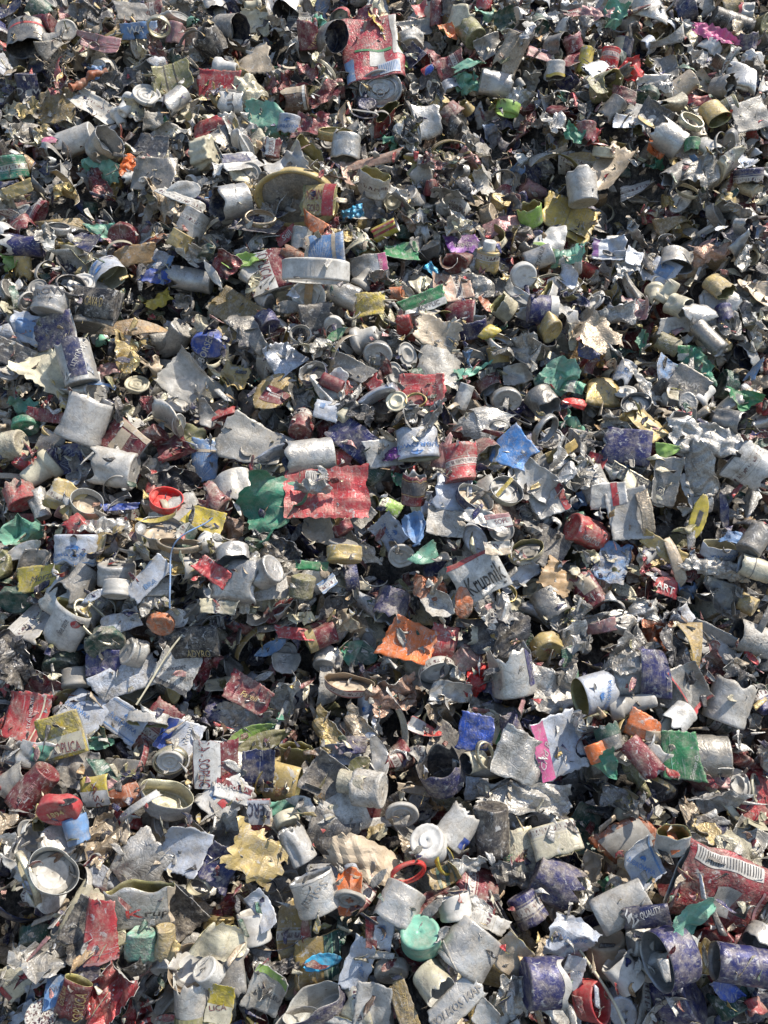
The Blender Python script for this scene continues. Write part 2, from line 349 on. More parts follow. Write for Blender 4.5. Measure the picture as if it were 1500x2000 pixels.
# ------------------------------------------------------------------ the pieces one can pick out in the photograph
# type; x; y; length; width; angle; tilt; colour; lining; label; landmark name; extras
CAT = '''
T;52;75;62;66;-80;20;gry;d;dented grey sleeve with a thin red stripe near its wide torn mouth;;sq=.35,dents=2,tear=.25,b=[(.2,.3,-.5,.5,'red')]
C;78;22;42;42;150;25;dkg;g;dark green screw cap lying on its side at the upper left edge;;
S;15;15;60;45;20;20;nvy;s;dark navy torn sheet in the top left corner;;
F;188;28;66;44;-10;20;dgr;s;crumpled charcoal foil lump with bright creases near the top left;;crump=1.1
S;262;22;66;40;5;15;gry;s;creased grey metal sheet at the top beside a crumpled charcoal foil;;curl=.5
O;310;52;42;12;-80;30;crm;c;thin pale wire ring standing upright near the top;;
S;270;60;66;28;3;30;lbl;s;blue printed metal strip with white letters behind a pale wire ring;;t=[("WA",'wht',-5,0,13,2,1)]
C;343;70;40;36;80;10;rse;s;rusty red dented dome cap left of the black mouthed sleeve;;dents=2
S;195;84;86;34;-12;20;rse;g;dusty pink ribbed metal sheet folded over near the top left;pink ribbed sheet;curl=.9,b=[(-.5,.5,.05,.09,'mar'),(-.5,.5,-.15,-.11,'mar')]
V;110;120;110;60;-70;0;bge;s;frayed beige twine clump hanging among metal scraps;frayed twine;
V;172;155;80;13;38;0;rus;s;rust brown twisted stick poking up beside dark sleeves;rusty stick;stick=1
S;18;132;50;40;-10;20;wbl;g;pale blue and white curled metal sheet at the left edge;;curl=1.2
C;57;178;60;38;90;35;nvy;s;dark blue crushed cap with faint white script lettering;;sq=.3,t=[("Dew",'wht',0,-2,13,8,2)]
F;55;210;44;30;20;20;gld;g;small crumpled gold foil below a dark blue crushed cap;;crump=.8
S;110;208;70;58;5;12;dgo;s;scuffed dark gold and black flattened plate;dark gold plate;m='dirty',curl=.3
F;225;165;40;80;-70;10;dgr;s;glossy black and silver crinkled foil strip standing upright;;crump=1
D;287;187;54;14;60;62;lgr;w;grey round plastic disc with concentric rings leaning in shadow;grey ringed disc;
S;335;152;80;46;20;20;olv;g;olive green bent metal sheet with thin dark lines;;curl=.8,b=[(-.15,-.12,-.5,.5,'blk'),(.1,.13,-.5,.5,'blk')]
T;338;200;66;36;-125;25;sil;s;narrow silver sleeve with a round plug inside its mouth;narrow plugged sleeve;dents=1,lin=1
S;318;238;24;14;50;20;grn;g;bright green plastic sliver below a narrow silver sleeve;;m='film'
S;185;210;80;52;-30;15;lgr;s;light grey curved sleeve sheet catching the sun;;curl=1.1,curla=1.57
C;148;277;78;50;15;8;lgr;n;light grey dented sleeve with a rounded closed end pointing right;;dents=3,tear=.3
T;205;287;56;62;25;38;mid;s;open grey can shaped cap with a slot scratched inside its base;open grey can cap;lin=1,b=[(-.45,-.1,-.1,.5,'bge')]
S;98;272;26;22;0;20;pnk;s;tiny hot pink metal scrap left of the open grey can cap;;
R;192;330;88;44;-25;10;mnt;s;mint green torn plastic film under the open grey can cap;;
R;250;322;34;44;-40;15;org;s;orange and yellow plastic scrap beside mint green film;;
S;292;292;58;66;70;15;dgr;s;charcoal flat metal shard in the upper left;;
S;302;340;78;66;-10;15;gry;s;dark grey smoothly bent plate above a striped sleeve;;curl=.7
C;20;330;42;62;100;20;tel;g;dark green dented cap with an olive base at the left edge;;dents=3
S;35;370;60;24;20;25;gld;g;creased gold metal strip at the left edge;;
C;400;300;50;52;0;30;crm;s;cream fluted plastic dome near the upper left middle;cream fluted dome;m='plastic',lobes=9
S;358;374;68;36;8;25;wht;s;white oval lid fragment with tiny printed lettering;;shape='oval',t=[("NOMITHY",'mid',0,-8,6,8,0)]
T;452;60;62;56;-20;32;gry;n;upper grey sleeve with a dark blue lining facing right;upper blue lined sleeve;lin=1
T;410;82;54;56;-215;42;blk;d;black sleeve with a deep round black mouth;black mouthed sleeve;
F;388;105;44;30;-20;20;wht;s;small white crumpled foil beside the black mouthed sleeve;;crump=1
T;648;75;48;56;-30;48;gry;n;grey sleeve with a dark navy oval mouth near the top middle;navy mouthed sleeve;
T;602;68;52;32;95;30;mar;g;maroon and gold pinched sleeve with a pointed oval mouth;;sq=.6,t=[("OVAREZ",'gld',8,14,6,65,0)]
F;500;45;56;44;-10;10;crm;s;tan rounded lump of dried pulp near the top;;m='plastic',crump=.4
S;495;118;60;66;-80;10;bge;k;beige fibrous chunk with a torn tan edge;beige fibrous chunk;jag=.15
S;532;8;50;56;0;20;sil;s;silver dented bottle end at the top edge;;shape='oval'
T;563;15;48;50;-110;28;lgr;d;light grey sleeve with a shadowed mouth at the top edge;;
S;427;165;74;52;-5;10;red;s;matte red flat plate with one torn corner;matte red plate;curl=.2,dust=0
P;442;132;46;32;-15;15;wht;w;translucent white plastic spout above the matte red plate;;
T;452;200;46;42;178;5;wht;d;white sleeve with a charcoal band and upside down black letters;;sq=.3,b=[(-.5,.5,.2,.5,'dgr')],t=[("SIUL",'dgr',2,12,12,95,1)]
S;490;175;60;66;-60;15;crm;s;crinkled cream and charcoal foil sheet beside the matte red plate;;m='foil',crump=.8,jag=.15
R;520;235;90;64;-35;10;mnt;s;pale mint green crumpled plastic film in the upper middle;pale mint film;crump=.4
C;565;245;36;42;80;15;wbl;g;white cap with blue print poking out of mint film;;Z=(0,0,0,7)
C;578;196;48;46;5;5;brn;s;brown and dark blue cap with a white torn collar;;b=[(-.5,.4,.05,.5,'bge'),(.38,.5,-.5,.5,'wht')]
F;605;245;52;66;80;15;mar;s;maroon crumpled metal sheet with worn silver creases;;m='paint',crump=.6
F;632;187;38;56;-60;20;mar;s;red and silver twisted foil right of a brown cap;;crump=.9
R;667;230;58;66;75;15;bge;k;beige star shaped torn cardboard patch;beige torn cardboard;jag=.25,crump=.2,ripple=.3
S;415;252;72;42;15;15;red;s;deep red crushed metal sheet with bare scuffs;;crump=.4,shape='oval'
F;470;247;50;48;30;15;lgr;s;round ball of crumpled pale foil;;crump=1.4
S;471;315;42;80;-62;25;sil;s;silver strip with a navy block and a white letter M;;b=[(-.45,.0,-.5,.3,'nvy')],t=[("M",'wht',4,-28,14,-20,1)]
T;533;288;36;26;80;10;mar;s;small maroon sleeve with a white vertical word near the upper middle;;sq=.4,b=[(-.5,.5,-.3,.1,'wht')],t=[("SOPLICA",'mar',-1,2,5,82,0)]
O;655;263;60;16;85;40;gld;g;wide cream gold ring with printed square marks;;sq=.2
C;675;290;48;54;85;5;lgr;s;light grey screw cap with bulging thread ridges;;dents=1
T;598;305;46;60;40;50;crm;g;white cup with a cream gold inner lining facing up;;sq=.2,lin=1
S;560;330;80;66;10;20;sil;s;bright silver crushed bottle shoulder above the broad gold lid;;crump=.5
S;470;308;2;2;0;0;gry;s;x;;skip=1
D;580;388;150;26;-95;34;gld;s;broad gold rimmed lid tipped up in the upper middle;broad gold lid;big=1,dents=3,sq=.15
B;622;390;72;44;-8;20;gld;g;gold sleeve with a dark red label leaning on the broad gold lid;;sq=.75,b=[(.15,.5,-.5,.5,'red'),(-.5,-.42,-.5,.5,'olv')],t=[("NZAN",'mar',-8,-4,9,-8,1),("GOLD",'mar',-8,8,7,-8,1)]
K;725;315;110;17;15;20;cop;k;tan copper strip bent like a bracket;tan bent strip;curl=.3,folds=1
K;676;342;66;15;-80;20;cop;k;tan copper strip hanging down from a bracket corner;;curl=.3
T;730;358;48;52;70;50;wht;g;white sleeve with an olive gold oval mouth under a tan strip;;sq=.35
A;735;128;190;130;-90;0;red;s;crushed red beverage can with its silver pull tab lid;crushed red can;
R;760;68;70;38;-60;15;yel;s;yellow and black printed plastic film beside the crushed red can;;
S;782;105;56;20;-72;20;lim;s;lime yellow flat strip beside the crushed red can;;
R;748;25;46;36;-20;20;crm;s;pale printed film scrap at the top above yellow film;;
C;803;80;24;48;-85;10;wht;w;small plain white short cap below a bent grey plate;;
S;808;55;66;26;8;20;gry;s;grey bent oval plate above a plain white cap;;curl=.5
S;818;20;28;42;-60;25;red;s;red curled metal shard at the top;;curl=1
C;852;30;46;24;90;10;mar;s;narrow maroon cap standing at the top;;
T;886;12;36;42;85;35;dgr;g;charcoal sleeve with a gold rimmed mouth at the top edge;;
T;898;40;42;42;60;20;crm;d;cream sleeve with small dotted print curling over a gold strip;;sq=.3,tear=.3
S;873;60;38;34;-85;15;org;g;bright orange gold ribbed curl of metal;orange ribbed curl;curl=1.5,b=[(-.5,.5,-.2,-.14,'dgo'),(-.5,.5,.15,.2,'dgo')]
C;920;65;40;44;-60;20;olv;g;olive gold ribbed cap in shadow near the top;;dents=1
C;945;8;34;30;80;10;red;s;red crushed cap at the top edge right of middle;;
R;985;42;42;38;20;20;dkg;s;dark green rounded plastic scrap near the top;;crump=.3
S;806;110;42;36;-50;30;nvy;s;navy curved sheet right of the crushed red can;;curl=1
S;835;135;26;26;60;25;blu;s;small blue and red leaf shaped scrap;;shape='leaf',b=[(-.5,.5,.1,.5,'red')]
S;878;128;34;56;-70;25;mar;s;dark red folded shard in the top middle;;folds=1
R;917;125;28;56;-80;15;mnt;s;long pale mint plastic tatter above silver scraps;mint tatter;jag=.3
R;920;165;36;48;80;15;mnt;s;mint and silver shredded tatter hanging over grey metal;;jag=.35,crump=1
S;956;90;52;42;30;20;gry;s;dark grey ribbed sheet near the top middle;;curl=.8
C;858;205;30;32;60;50;gld;g;small gold cap with a raised button centre;;
S;885;213;50;26;48;15;mar;s;dark maroon flattened fold beside a small gold cap;;m='dirty'
C;995;110;78;46;65;12;bge;s;tan rounded sleeve with a dark scorch mark leaning upright;tan rounded sleeve;tear=.5
C;968;165;62;44;170;5;sil;s;dull silver crushed tube lying beneath a tan sleeve;;dents=3
F;1015;190;50;28;-20;20;lgr;s;white twisted foil with a shell like fold;;crump=.8
O;992;212;42;22;80;12;lim;s;lime green plastic ring half buried;lime green ring;m='plastic'
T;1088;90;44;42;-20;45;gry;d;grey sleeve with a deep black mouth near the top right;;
T;1119;85;32;34;115;20;mar;s;short maroon sleeve tilted up near the top right;;b=[(-.4,-.25,-.5,.5,'rse')]
S;1118;118;56;30;50;20;mar;s;glossy maroon folded sheet near the top right;;curl=.6
S;1055;105;44;36;-20;20;rse;s;pink and white worn plate in the upper right;;
C;1085;138;30;34;90;10;lgr;s;white plug with a yellow ring around its foot;;b=[(-.5,-.3,-.5,.5,'yel')]
C;1143;120;48;26;80;10;yel;g;yellow crushed cap standing upright;yellow crushed cap;dents=2
R;1198;25;50;44;-30;15;mnt;s;mint green crumpled film at the top right;;crump=.9
S;1120;25;44;26;20;20;mar;g;gold edged maroon strip with small white letters at the top;;t=[("DYNA",'wht',0,0,7,20,0)]
F;1165;28;60;34;-10;15;rse;s;glossy pinkish foil sheet with ragged edge at the top right;;crump=.5
S;1272;15;66;40;-10;15;lgr;s;light grey plate at the top edge right of centre;;
C;1335;20;40;48;20;15;nvy;s;dark blue cap with a grey rim at the top edge;;
C;1430;20;36;42;10;15;gld;g;gold ribbed cap at the top right corner;;
C;1455;25;30;34;-10;15;lgr;s;dusty grey cap with red foot in the top right corner;;b=[(-.5,-.25,-.5,.5,'red')]
C;1430;45;80;36;165;5;blk;d;glossy black tube with a silver highlight at the top right;black tube;
R;1400;68;80;34;-25;10;pnk;s;hot pink torn plastic film rag;hot pink rag;jag=.2,crump=.5
T;1458;82;30;38;95;25;ind;g;violet blue sleeve with a gold rimmed mouth at the right edge;;
C;1216;98;40;36;80;15;nvy;g;gold and dark blue cap behind red crumpled film;;b=[(-.5,.5,.1,.5,'crm')]
C;1190;117;38;36;80;10;brd;s;bright red ribbed cap;;
R;1224;138;54;50;30;10;brd;s;bright red crumpled plastic rag;bright red rag;crump=.9
T;1183;170;46;52;-20;55;olv;g;olive brown cup with a pale disc inside facing the viewer;;lin=1
S;1160;165;50;26;-60;20;olv;g;yellowish green split strip curled beside a brown cup;;curl=.8
S;1220;185;46;24;-20;15;mar;s;purple maroon leathery shard below bright red rag;;
S;1292;128;44;60;70;20;gry;g;dark open sleeve shard with olive lining;;curl=1.5
S;1275;160;58;26;-5;20;lgr;s;bright flat white tag with dark scratches;;
S;1372;165;50;40;-50;20;bge;g;sunlit cream beige curled strip in the upper right;cream beige curl;curl=1.6
C;1330;172;60;34;35;10;bge;s;beige flattened cap leaning beside a cream curl;;sq=.4
T;1412;170;40;42;-20;50;gry;d;grey sleeve with a black round mouth on the right;;
S;1365;195;44;18;0;20;red;s;red plastic sliver under a cream beige curl;;
T;1395;222;50;40;-70;30;gld;g;gold lined oval open cap on the right side;;sq=.3,lin=1
C;1420;210;34;36;20;15;olv;s;olive and green ribbed cap beside a gold lined cap;;
S;1465;225;66;62;20;8;gry;s;large flat grey plate at the right edge;large grey plate;curl=.1,crump=.06,m='paint',folds=0
C;1195;215;46;36;50;10;gry;s;dark scuffed threaded cap in the upper right;;
S;1218;238;26;46;-80;20;wbl;s;white printed tab with blue specks standing upright;;
C;1145;262;38;40;90;5;mar;s;maroon ribbed cap with faint gold crest;maroon crest cap;
R;1120;260;30;56;70;15;tel;s;green curled plastic strip left of maroon crest cap;;
S;1280;230;60;50;-25;10;dgr;s;charcoal sheet with an ochre folded underside;;b=[(-.5,.5,-.5,-.25,'gld')]
C;1305;270;62;52;-35;0;lgr;s;sunlit light grey smooth sleeve lying diagonally on the upper right;upper right grey sleeve;tear=.4,facet=.025,dents=0
C;1362;255;46;30;-80;15;bge;s;rough beige crusted cap standing by an upper right grey sleeve;;
O;1350;238;46;10;60;60;crm;c;thin pale metal hoop above the upper right grey sleeve;;
T;1383;288;50;30;-65;40;lgr;w;long white oval cap seen from its open side;;sq=.45
C;1352;285;26;30;90;5;grn;s;small green ribbed cap fragment;;
R;1282;290;48;44;-30;15;org;g;ochre brown crumpled leaf of metal;;crump=.5
T;1180;296;26;42;85;30;crm;g;short cream threaded collar with gold lining;;
S;1135;312;66;30;-12;20;gld;g;cream gold broad curled lip of metal;;shape='leaf',curl=.6
C;1137;367;62;56;-85;0;lgr;s;upright light grey smooth sleeve on the right;upright grey sleeve;tear=.25,b=[(-.45,-.43,-.5,.5,'mid')],facet=.025,dents=0
S;1195;330;90;66;50;15;bge;k;big pale beige creased plate beside the upright grey sleeve;;folds=1,jag=.12
T;1325;340;66;34;-145;15;gry;s;dark open tube with a bright silver rim pointing left;;sq=.3
F;1380;335;70;60;-40;20;mid;s;lumpy grey wrinkled foil slab on the right;grey wrinkled slab;crump=1.1
S;1450;312;62;36;-15;20;wbl;c;white and blue folded metal cup scrap at the right;;curl=1.2,t=[("WK",'lbl',12,4,12,-20,1)]
C;1462;345;28;52;95;20;ind;s;violet blue shallow cap upside down at the right edge;;
S;1245;370;60;40;10;20;wht;s;bright white folded card like scrap under a beige plate;;folds=1
T;452;395;66;64;-160;22;sil;n;sunlit silver sleeve with dark blue lining facing lower left;silver blue lined sleeve;tear=.2,facet=.025,dents=0
F;525;170;2;2;0;0;gry;s;x;;skip=1
S;355;388;100;18;-25;15;wht;s;long white bent strip slanting down toward silver sleeve;;folds=1
C;375;440;56;52;60;5;sil;s;ribbed dull silver sleeve standing near the left middle;;tear=.3
S;22;425;52;32;-20;20;mar;s;dark red leaf shaped metal with gold crest at left edge;;shape='leaf'
T;45;478;76;42;178;6;ind;k;violet blue sleeve with a white band and open tan end;violet sleeve;b=[(-.5,-.28,-.5,.5,'wht')]
R;25;505;50;44;20;15;lim;s;bright green plastic film scrap at left edge;;crump=.6
C;45;515;58;28;80;30;gld;g;ribbed gold crushed cap at the left edge;;sq=.5
O;115;448;44;14;80;35;sil;s;smooth grey ringed cap end in the left;;
T;142;493;34;42;85;25;crm;g;cream hexagonal sleeve with an open mouth;;
S;165;470;50;40;-30;20;nvy;s;dark navy folded cap strip with worn letters;;t=[("ZUBROWKA",'mid',0,-3,5,-8,0)]
R;203;455;34;60;-70;15;mnt;s;mint green plastic tatter beside a round red capsule;;jag=.2
C;243;460;36;54;-100;62;mar;s;dusty red round capsule top with engraved ring;red round capsule;topt=[("POLMOS",'rse',0,0,8,10,0)]
S;300;470;54;28;45;20;rus;s;rusty brown and white rectangular strip;;b=[(-.5,.5,.35,.5,'wht')]
C;350;470;34;40;60;10;gld;g;gold ribbed cap fragment below a dull silver sleeve;;
T;210;535;60;60;-50;38;wbl;c;white oval sleeve with blue lettering and a cream mouth;white oval sleeve;sq=.35,Z=(-12,4,-95,9)
S;298;520;66;60;75;15;wbl;s;dusty blue and white sheet with a faded bison print;;b=[(-.5,.5,-.5,-.38,'lbl')],m='dirty',t=[("WKA",'lbl',4,0,9,-100,1)]
R;314;540;32;80;80;10;blu;s;deep blue torn film hanging from a dusty sheet;deep blue tatter;jag=.2
S;258;500;40;90;-85;10;tan;k;upper tan torn cardboard strip;;jag=.18
S;260;640;34;130;-80;10;tan;k;long tan cardboard blade pointing down;tan cardboard blade;jag=.15,shape='leaf'
R;310;585;44;44;30;15;yel;s;yellow torn film beneath deep blue tatter;;jag=.2,crump=.6
C;372;545;84;42;-10;0;sil;s;long shiny silver tube lying level on the left;shiny silver tube;wear=0
D;160;555;54;10;90;60;wht;w;clean white plastic disc stuck in a dark hoop;clean white disc;m2=1
O;140;560;60;10;60;50;dgr;d;dark hoop around a clean white disc;;
B;180;590;110;42;-12;15;blk;d;crushed black sleeve with the gold word CAVA;black CAVA sleeve;sq=.8,t=[("CAVA D",'gld',8,2,8,-12,0)]
B;215;600;46;46;-20;15;dgr;d;charcoal flap at the end of a crushed black sleeve;;sq=.9
C;175;625;34;62;-90;15;gry;s;grey smooth cap bottom peeking out from under black sleeve;;
C;100;590;48;66;-100;10;sil;s;silver cap with the raised letters IBROW;silver lettered cap;t=[("IBROW",'dgr',-3,-8,15,8,1),("NAJLEPSZA",'dgr',0,7,4,8,0)]
S;55;640;70;56;-20;20;wbl;s;blue white crumpled sheet under straw coloured bands;;crump=.4,b=[(-.3,.2,-.3,.3,'lbl')]
B;105;645;90;44;12;15;ind;s;long dusty navy flattened sleeve at the left;;sq=.85,m='dirty'
C;150;708;88;66;-75;0;sil;s;upright silver sleeve with a navy label reading UM QUALITY;silver W label sleeve;b=[(-.5,.42,-.13,.33,'nvy')],t=[("UM QUALIT",'wht',13,-12,8,-107,0),("W",'wht',-12,36,17,-15,1)],facet=.025,dents=0
F;85;720;88;90;60;10;crm;s;fibrous cream white pulp sheet with stringy ends;cream pulp sheet;m='plastic',jag=.2,crump=.7
S;245;670;14;50;-20;20;wbl;s;narrow white and blue metal sliver standing upright;;
S;210;722;56;26;10;20;rse;s;dusty red crinkled foil right of silver label sleeve;;crump=.5
D;268;752;46;12;80;55;crm;s;round cream and red crumpled disc;cream red disc;m2=1,dents=2
S;20;690;40;90;70;20;dgr;s;black and grey worn plate at left edge;;
R;375;745;110;90;-35;5;lgr;s;large translucent crumpled plastic film;large clear film;m='clear',crump=.3
C;410;670;46;62;-100;55;blu;s;bright blue cap with the word BORSEC in white;blue BORSEC cap;sq=.25,topt=[("BORSEC",'wht',-2,2,13,62,1)]
C;445;690;34;28;60;10;crm;s;cream grey plug right of the blue lettered cap;;
S;468;610;110;58;-32;8;dgo;k;large dirty gold brown plate;dirty gold brown plate;jag=.06,curl=.3
B;523;530;84;58;-72;10;mar;s;flattened maroon sleeve with white SOPLICA band set on edge;upper maroon SOPLICA sleeve;sq=.9,b=[(-.5,.5,-.42,.08,'wht')],t=[("SOPLICA",'mar',-6,-12,11,-75,0),("SO",'mar',-14,36,11,-75,0)]
R;480;510;50;66;75;15;lim;s;bright lime green film beside a maroon sleeve;lime film;crump=.4,b=[(-.3,-.2,-.4,.4,'grn')]
S;440;518;46;56;-40;20;mar;s;crushed red foil piece left of lime film;;m='foil',crump=.6
S;415;535;66;18;-60;20;lgr;s;pale curled blade of metal above shiny tube end;;shape='leaf'
O;617;530;128;38;88;12;wht;w;wide white fluted plastic ring;wide white fluted ring;big=1,m='plastic'
S;720;518;70;40;5;18;lgr;s;white metal sheet with a magenta end band;;b=[(.28,.5,-.5,.5,'pnk')],t=[("FRESH",'wht',24,0,6,88,0)]
S;783;492;62;44;5;20;grn;s;green and white flat metal plate in the upper middle;green white plate;
B;634;487;78;44;4;12;lbl;s;pale blue rectangular sleeve with white sunburst print;blue sunburst sleeve;sq=.8,b=[(-.5,-.4,-.5,.5,'bge'),(.2,.3,-.5,.5,'bge')],sun=1
C;590;468;44;40;80;10;lgr;s;crumpled light grey cap behind a blue sunburst sleeve;;dents=3
S;610;435;72;26;-35;20;org;s;orange brown folded metal roof like strip;orange brown strip;folds=1
C;575;500;52;26;-30;10;rus;s;rusty orange crushed tube;;dents=2
S;560;460;46;20;40;15;red;s;red strip with slanted white print;;t=[("Still",'wht',0,0,11,42,1)]
S;500;440;88;44;-10;20;nvy;s;navy and white curled foil sheet under a dark hoop;;curl=.8,jag=.1
O;508;427;54;10;80;60;bge;k;brown oval hoop on navy foil;brown oval hoop;sq=.2
F;686;415;42;24;15;15;sky;s;turquoise crumpled foil scrap;turquoise scrap;crump=.8
F;667;460;40;26;5;15;gld;g;shiny copper gold foil tucked under black rubber;;crump=.9
R;740;415;90;46;-12;10;dgr;d;black and grey torn rubbery film;black rubbery film;crump=.5
B;752;450;52;26;20;20;yel;s;yellow and red striped curved sleeve;;b=[(-.5,.5,.1,.25,'red'),(-.5,.5,-.25,-.1,'red')]
D;603;578;64;14;-100;60;wht;w;white round lid with a tan tape strip across it;white taped lid;b2=1
C;670;575;64;44;-25;5;sil;s;ridged silver tube half under the wide white ring;;dents=1
S;722;595;50;42;0;20;yel;s;dull yellow sheet below a ridged silver tube;;m='dirty'
S;562;600;54;24;0;25;gry;s;grey pointed plate below white taped lid;;shape='leaf'
C;652;636;22;38;-100;60;lgr;s;small grey flat round stopper;;m='plastic'
S;555;700;66;70;-60;10;wbl;s;crackled grey and pale blue quadrilateral plate;crackled blue plate;m='foil',crump=.3,corner=.15
C;520;628;30;42;-60;20;ind;s;blue cap piece under grey shards in the left middle;;
S;485;650;88;34;-45;15;gry;s;long scraped grey and black shard;;m='foil'
P;715;660;50;52;15;22;lgr;w;grey plastic bottle insert with a square spout;grey spout insert;
C;738;690;32;52;-100;62;sil;s;shiny silver disc cap below a grey spout insert;shiny silver cap;
S;655;655;60;20;38;15;grn;s;thin green and white blade of metal;;shape='leaf'
T;612;732;36;54;110;55;ind;s;violet rimmed cup packed with grey dirt;violet rimmed cup;lin=1
C;648;748;44;24;-25;5;mar;s;small dull red tube end below a violet rimmed cup;;m='plastic'
S;690;720;78;36;-35;15;gry;s;dark grey curved bottle shoulder plate;;curl=1
F;455;735;62;56;-20;10;gld;g;bright gold crumpled capsule top;bright gold capsule;m='paint',crump=.7
C;442;680;2;2;0;0;gry;s;x;;skip=1
S;535;765;60;86;-35;12;dgo;g;pale gold shield shaped plate with maroon worn print;gold shield plate;shape='oval',b=[(-.25,.45,-.3,.1,'mar'),(-.1,.3,-.12,-.02,'wht')]
F;655;485;2;2;0;0;gry;s;x;;skip=1
S;798;760;2;2;0;0;gry;s;x;;skip=1
S;905;478;66;44;10;15;pur;s;purple metal scrap with faint gold lettering;purple scrap;t=[("ANNO",'gry',0,0,9,10,0)]
S;1110;425;106;80;-25;8;ygd;g;large bright gold flattened plate;large gold plate;b=[(-.02,0,-.5,.5,'dgo')],curl=.25,t=[("GOLD",'dgo',30,12,9,-20,0)]
T;1035;420;44;44;110;45;lim;g;yellow green open cap left of the large gold plate;;sq=.2
S;1075;465;60;50;-15;15;wht;s;white sheet with pale green edge under the large gold plate;;b=[(-.5,.5,-.5,-.38,'lim')],crump=.3
R;1108;498;66;24;10;15;mnt;s;sea green torn film in the right middle;;jag=.25
S;980;440;36;66;-70;15;rse;s;pink silver glossy creased strip;;m='foil'
C;952;508;44;44;85;35;gld;w;gold cap with a white plastic nozzle on top;gold nozzle cap;noz=1
R;945;455;2;2;0;0;gry;s;x;;skip=1
C;1022;538;30;48;-80;60;wht;w;plain white plastic cap in front of grey sleeve;plain white cap;m='plastic',lin=1
C;1052;505;56;40;20;10;sil;s;silver sleeve with faint upright grey letters;;t=[("STARLE",'dgr',4,0,8,70,0)]
S;882;560;56;76;-80;8;cop;k;copper brown rectangular plate;copper brown plate;corner=.04,curl=.3
F;937;555;60;60;10;10;mid;s;grey crinkled sheet beside the copper brown plate;;crump=.4
F;846;525;32;24;-40;15;sky;s;tiny sky blue film scrap above copper plate;;crump=.5
S;830;560;40;46;-60;15;crm;g;cream gold crumpled strip above green SOPPL plate;;crump=.5
S;828;590;86;38;20;15;grn;s;green metal plate with a white SOPPLIC band;green SOPPL plate;b=[(-.4,.5,-.5,-.12,'wht')],t=[("SOPPLIC",'dgr',10,8,9,17,1)]
C;773;575;28;28;0;20;org;s;small bright orange plug in the middle;;
S;895;615;2;2;0;0;gry;s;x;;skip=1
B;898;612;58;42;-5;15;mar;w;maroon folded open sleeve left of a gold mouthed cup;;sq=.6
S;855;650;84;56;-20;10;bge;g;cream torn sheet with zigzag barcode corners;cream barcode sheet;jag=.2,curl=.7,bar=1
T;920;640;44;54;100;35;ind;s;violet blue cap with folded rim beside yellow tab;;sq=.35
S;956;650;38;26;50;12;yel;s;clean bright yellow rectangular tab;bright yellow tab;corner=.03
S;955;598;60;20;-55;20;rus;s;rusty red narrow folded strip;;
T;985;600;44;42;150;30;crm;g;cream sleeve with tan stain near the gold nozzle cap;;sq=.3
S;1015;575;24;74;60;15;lgr;s;pale grey angular bar of metal;;folds=1
C;1060;605;56;54;175;0;ind;s;wide violet blue sleeve with a cream ribbed neck;wide violet sleeve;b=[(-.5,-.2,-.5,.5,'lgr')],facet=.025,dents=0
T;1050;672;48;56;60;45;gry;n;grey sleeve with a black hexagonal mouth right of centre;hexagonal mouth sleeve;facet=.025,dents=0
C;973;700;42;44;95;10;gld;g;gold and black wrapped cork like cap;gold black cap;b=[(-.5,-.2,-.5,.5,'dgr')]
O;980;672;60;12;60;40;lgr;s;grey plastic ring above a gold black cap;;
F;860;715;84;66;-15;8;mid;s;smooth grey crinkled sheet above the red square plate;;crump=.06,m='paint',folds=0
R;925;725;70;40;30;10;mnt;s;mint green torn film with a ragged tail;mint ragged film;jag=.3
S;823;762;64;84;-90;6;red;s;deep red square plate with a gold loop;red square plate;corner=.03,curl=.15,b=[(-.5,.5,.32,.46,'mar')],t=[("MADIRAN",'blk',26,10,8,-88,0)]
O;812;782;40;4;100;62;gld;g;thin gold hoop resting on the red square plate;;sq=.2
C;905;775;50;28;70;10;wht;s;white crumpled neck with faint letters below mint film;;dents=3
C;990;780;30;54;-90;60;lgr;s;round grey bottle cap top with rumpled edge;round grey cap top;
S;1010;730;60;36;10;20;lgr;s;light grey ribbed curled sheet in the right middle;;curl=1
T;1060;785;54;56;-60;30;gry;s;grey sleeve with a shaded mouth facing down right of middle;;lin=1
R;1095;735;66;60;-30;10;mnt;s;pale green foil and film bundle;;crump=.8
S;1118;755;26;44;70;20;tel;s;green crumpled cap remnant with white scratch;;crump=.4
S;1122;787;44;20;-10;20;brd;s;bright red metal edge in the right middle;;
S;1190;490;60;56;-10;15;wbl;s;lilac white folded foil with a violet corner;lilac folded foil;crump=.3,b=[(-.5,-.3,-.2,.5,'pur')]
S;1238;502;34;38;-20;15;wbl;s;pale blue rectangular tab on the right;;
S;1293;530;52;50;-35;12;wbl;s;blue and white scuffed rectangular plate on the right;;b=[(-.2,.3,-.2,.3,'lbl')]
T;1322;508;56;50;-100;40;sil;s;silver oval sleeve mouth opening downward;silver oval mouth;sq=.4
F;1388;490;60;44;10;15;cop;s;copper pink wrinkled foil with dark folds;copper wrinkled foil;crump=1
T;1404;560;50;36;-60;40;gld;g;bright gold oval sleeve with thin lip;gold oval sleeve;sq=.35
P;1305;570;44;40;60;25;crm;w;cream plastic pourer with ribbed collar;cream pourer;
T;1325;598;44;40;-40;40;crm;w;cream cup with a plastic prong inside;;
S;1480;570;66;50;-15;15;bge;k;grey beige flat slab at the right edge;;
T;1415;615;38;30;-85;15;ind;s;small violet cap standing in the right;;
S;1244;600;66;48;-30;20;rse;s;dusty pink ribbed crushed sleeve;dusty pink sleeve;curl=1.3,crump=.3
S;1320;635;66;30;5;20;lgr;s;white folded plate with fine scribbled print;;t=[("www",'mid',0,0,6,8,2)]
S;1365;610;50;56;-50;15;sil;s;pale silver plate tilted beside a cream cup;;
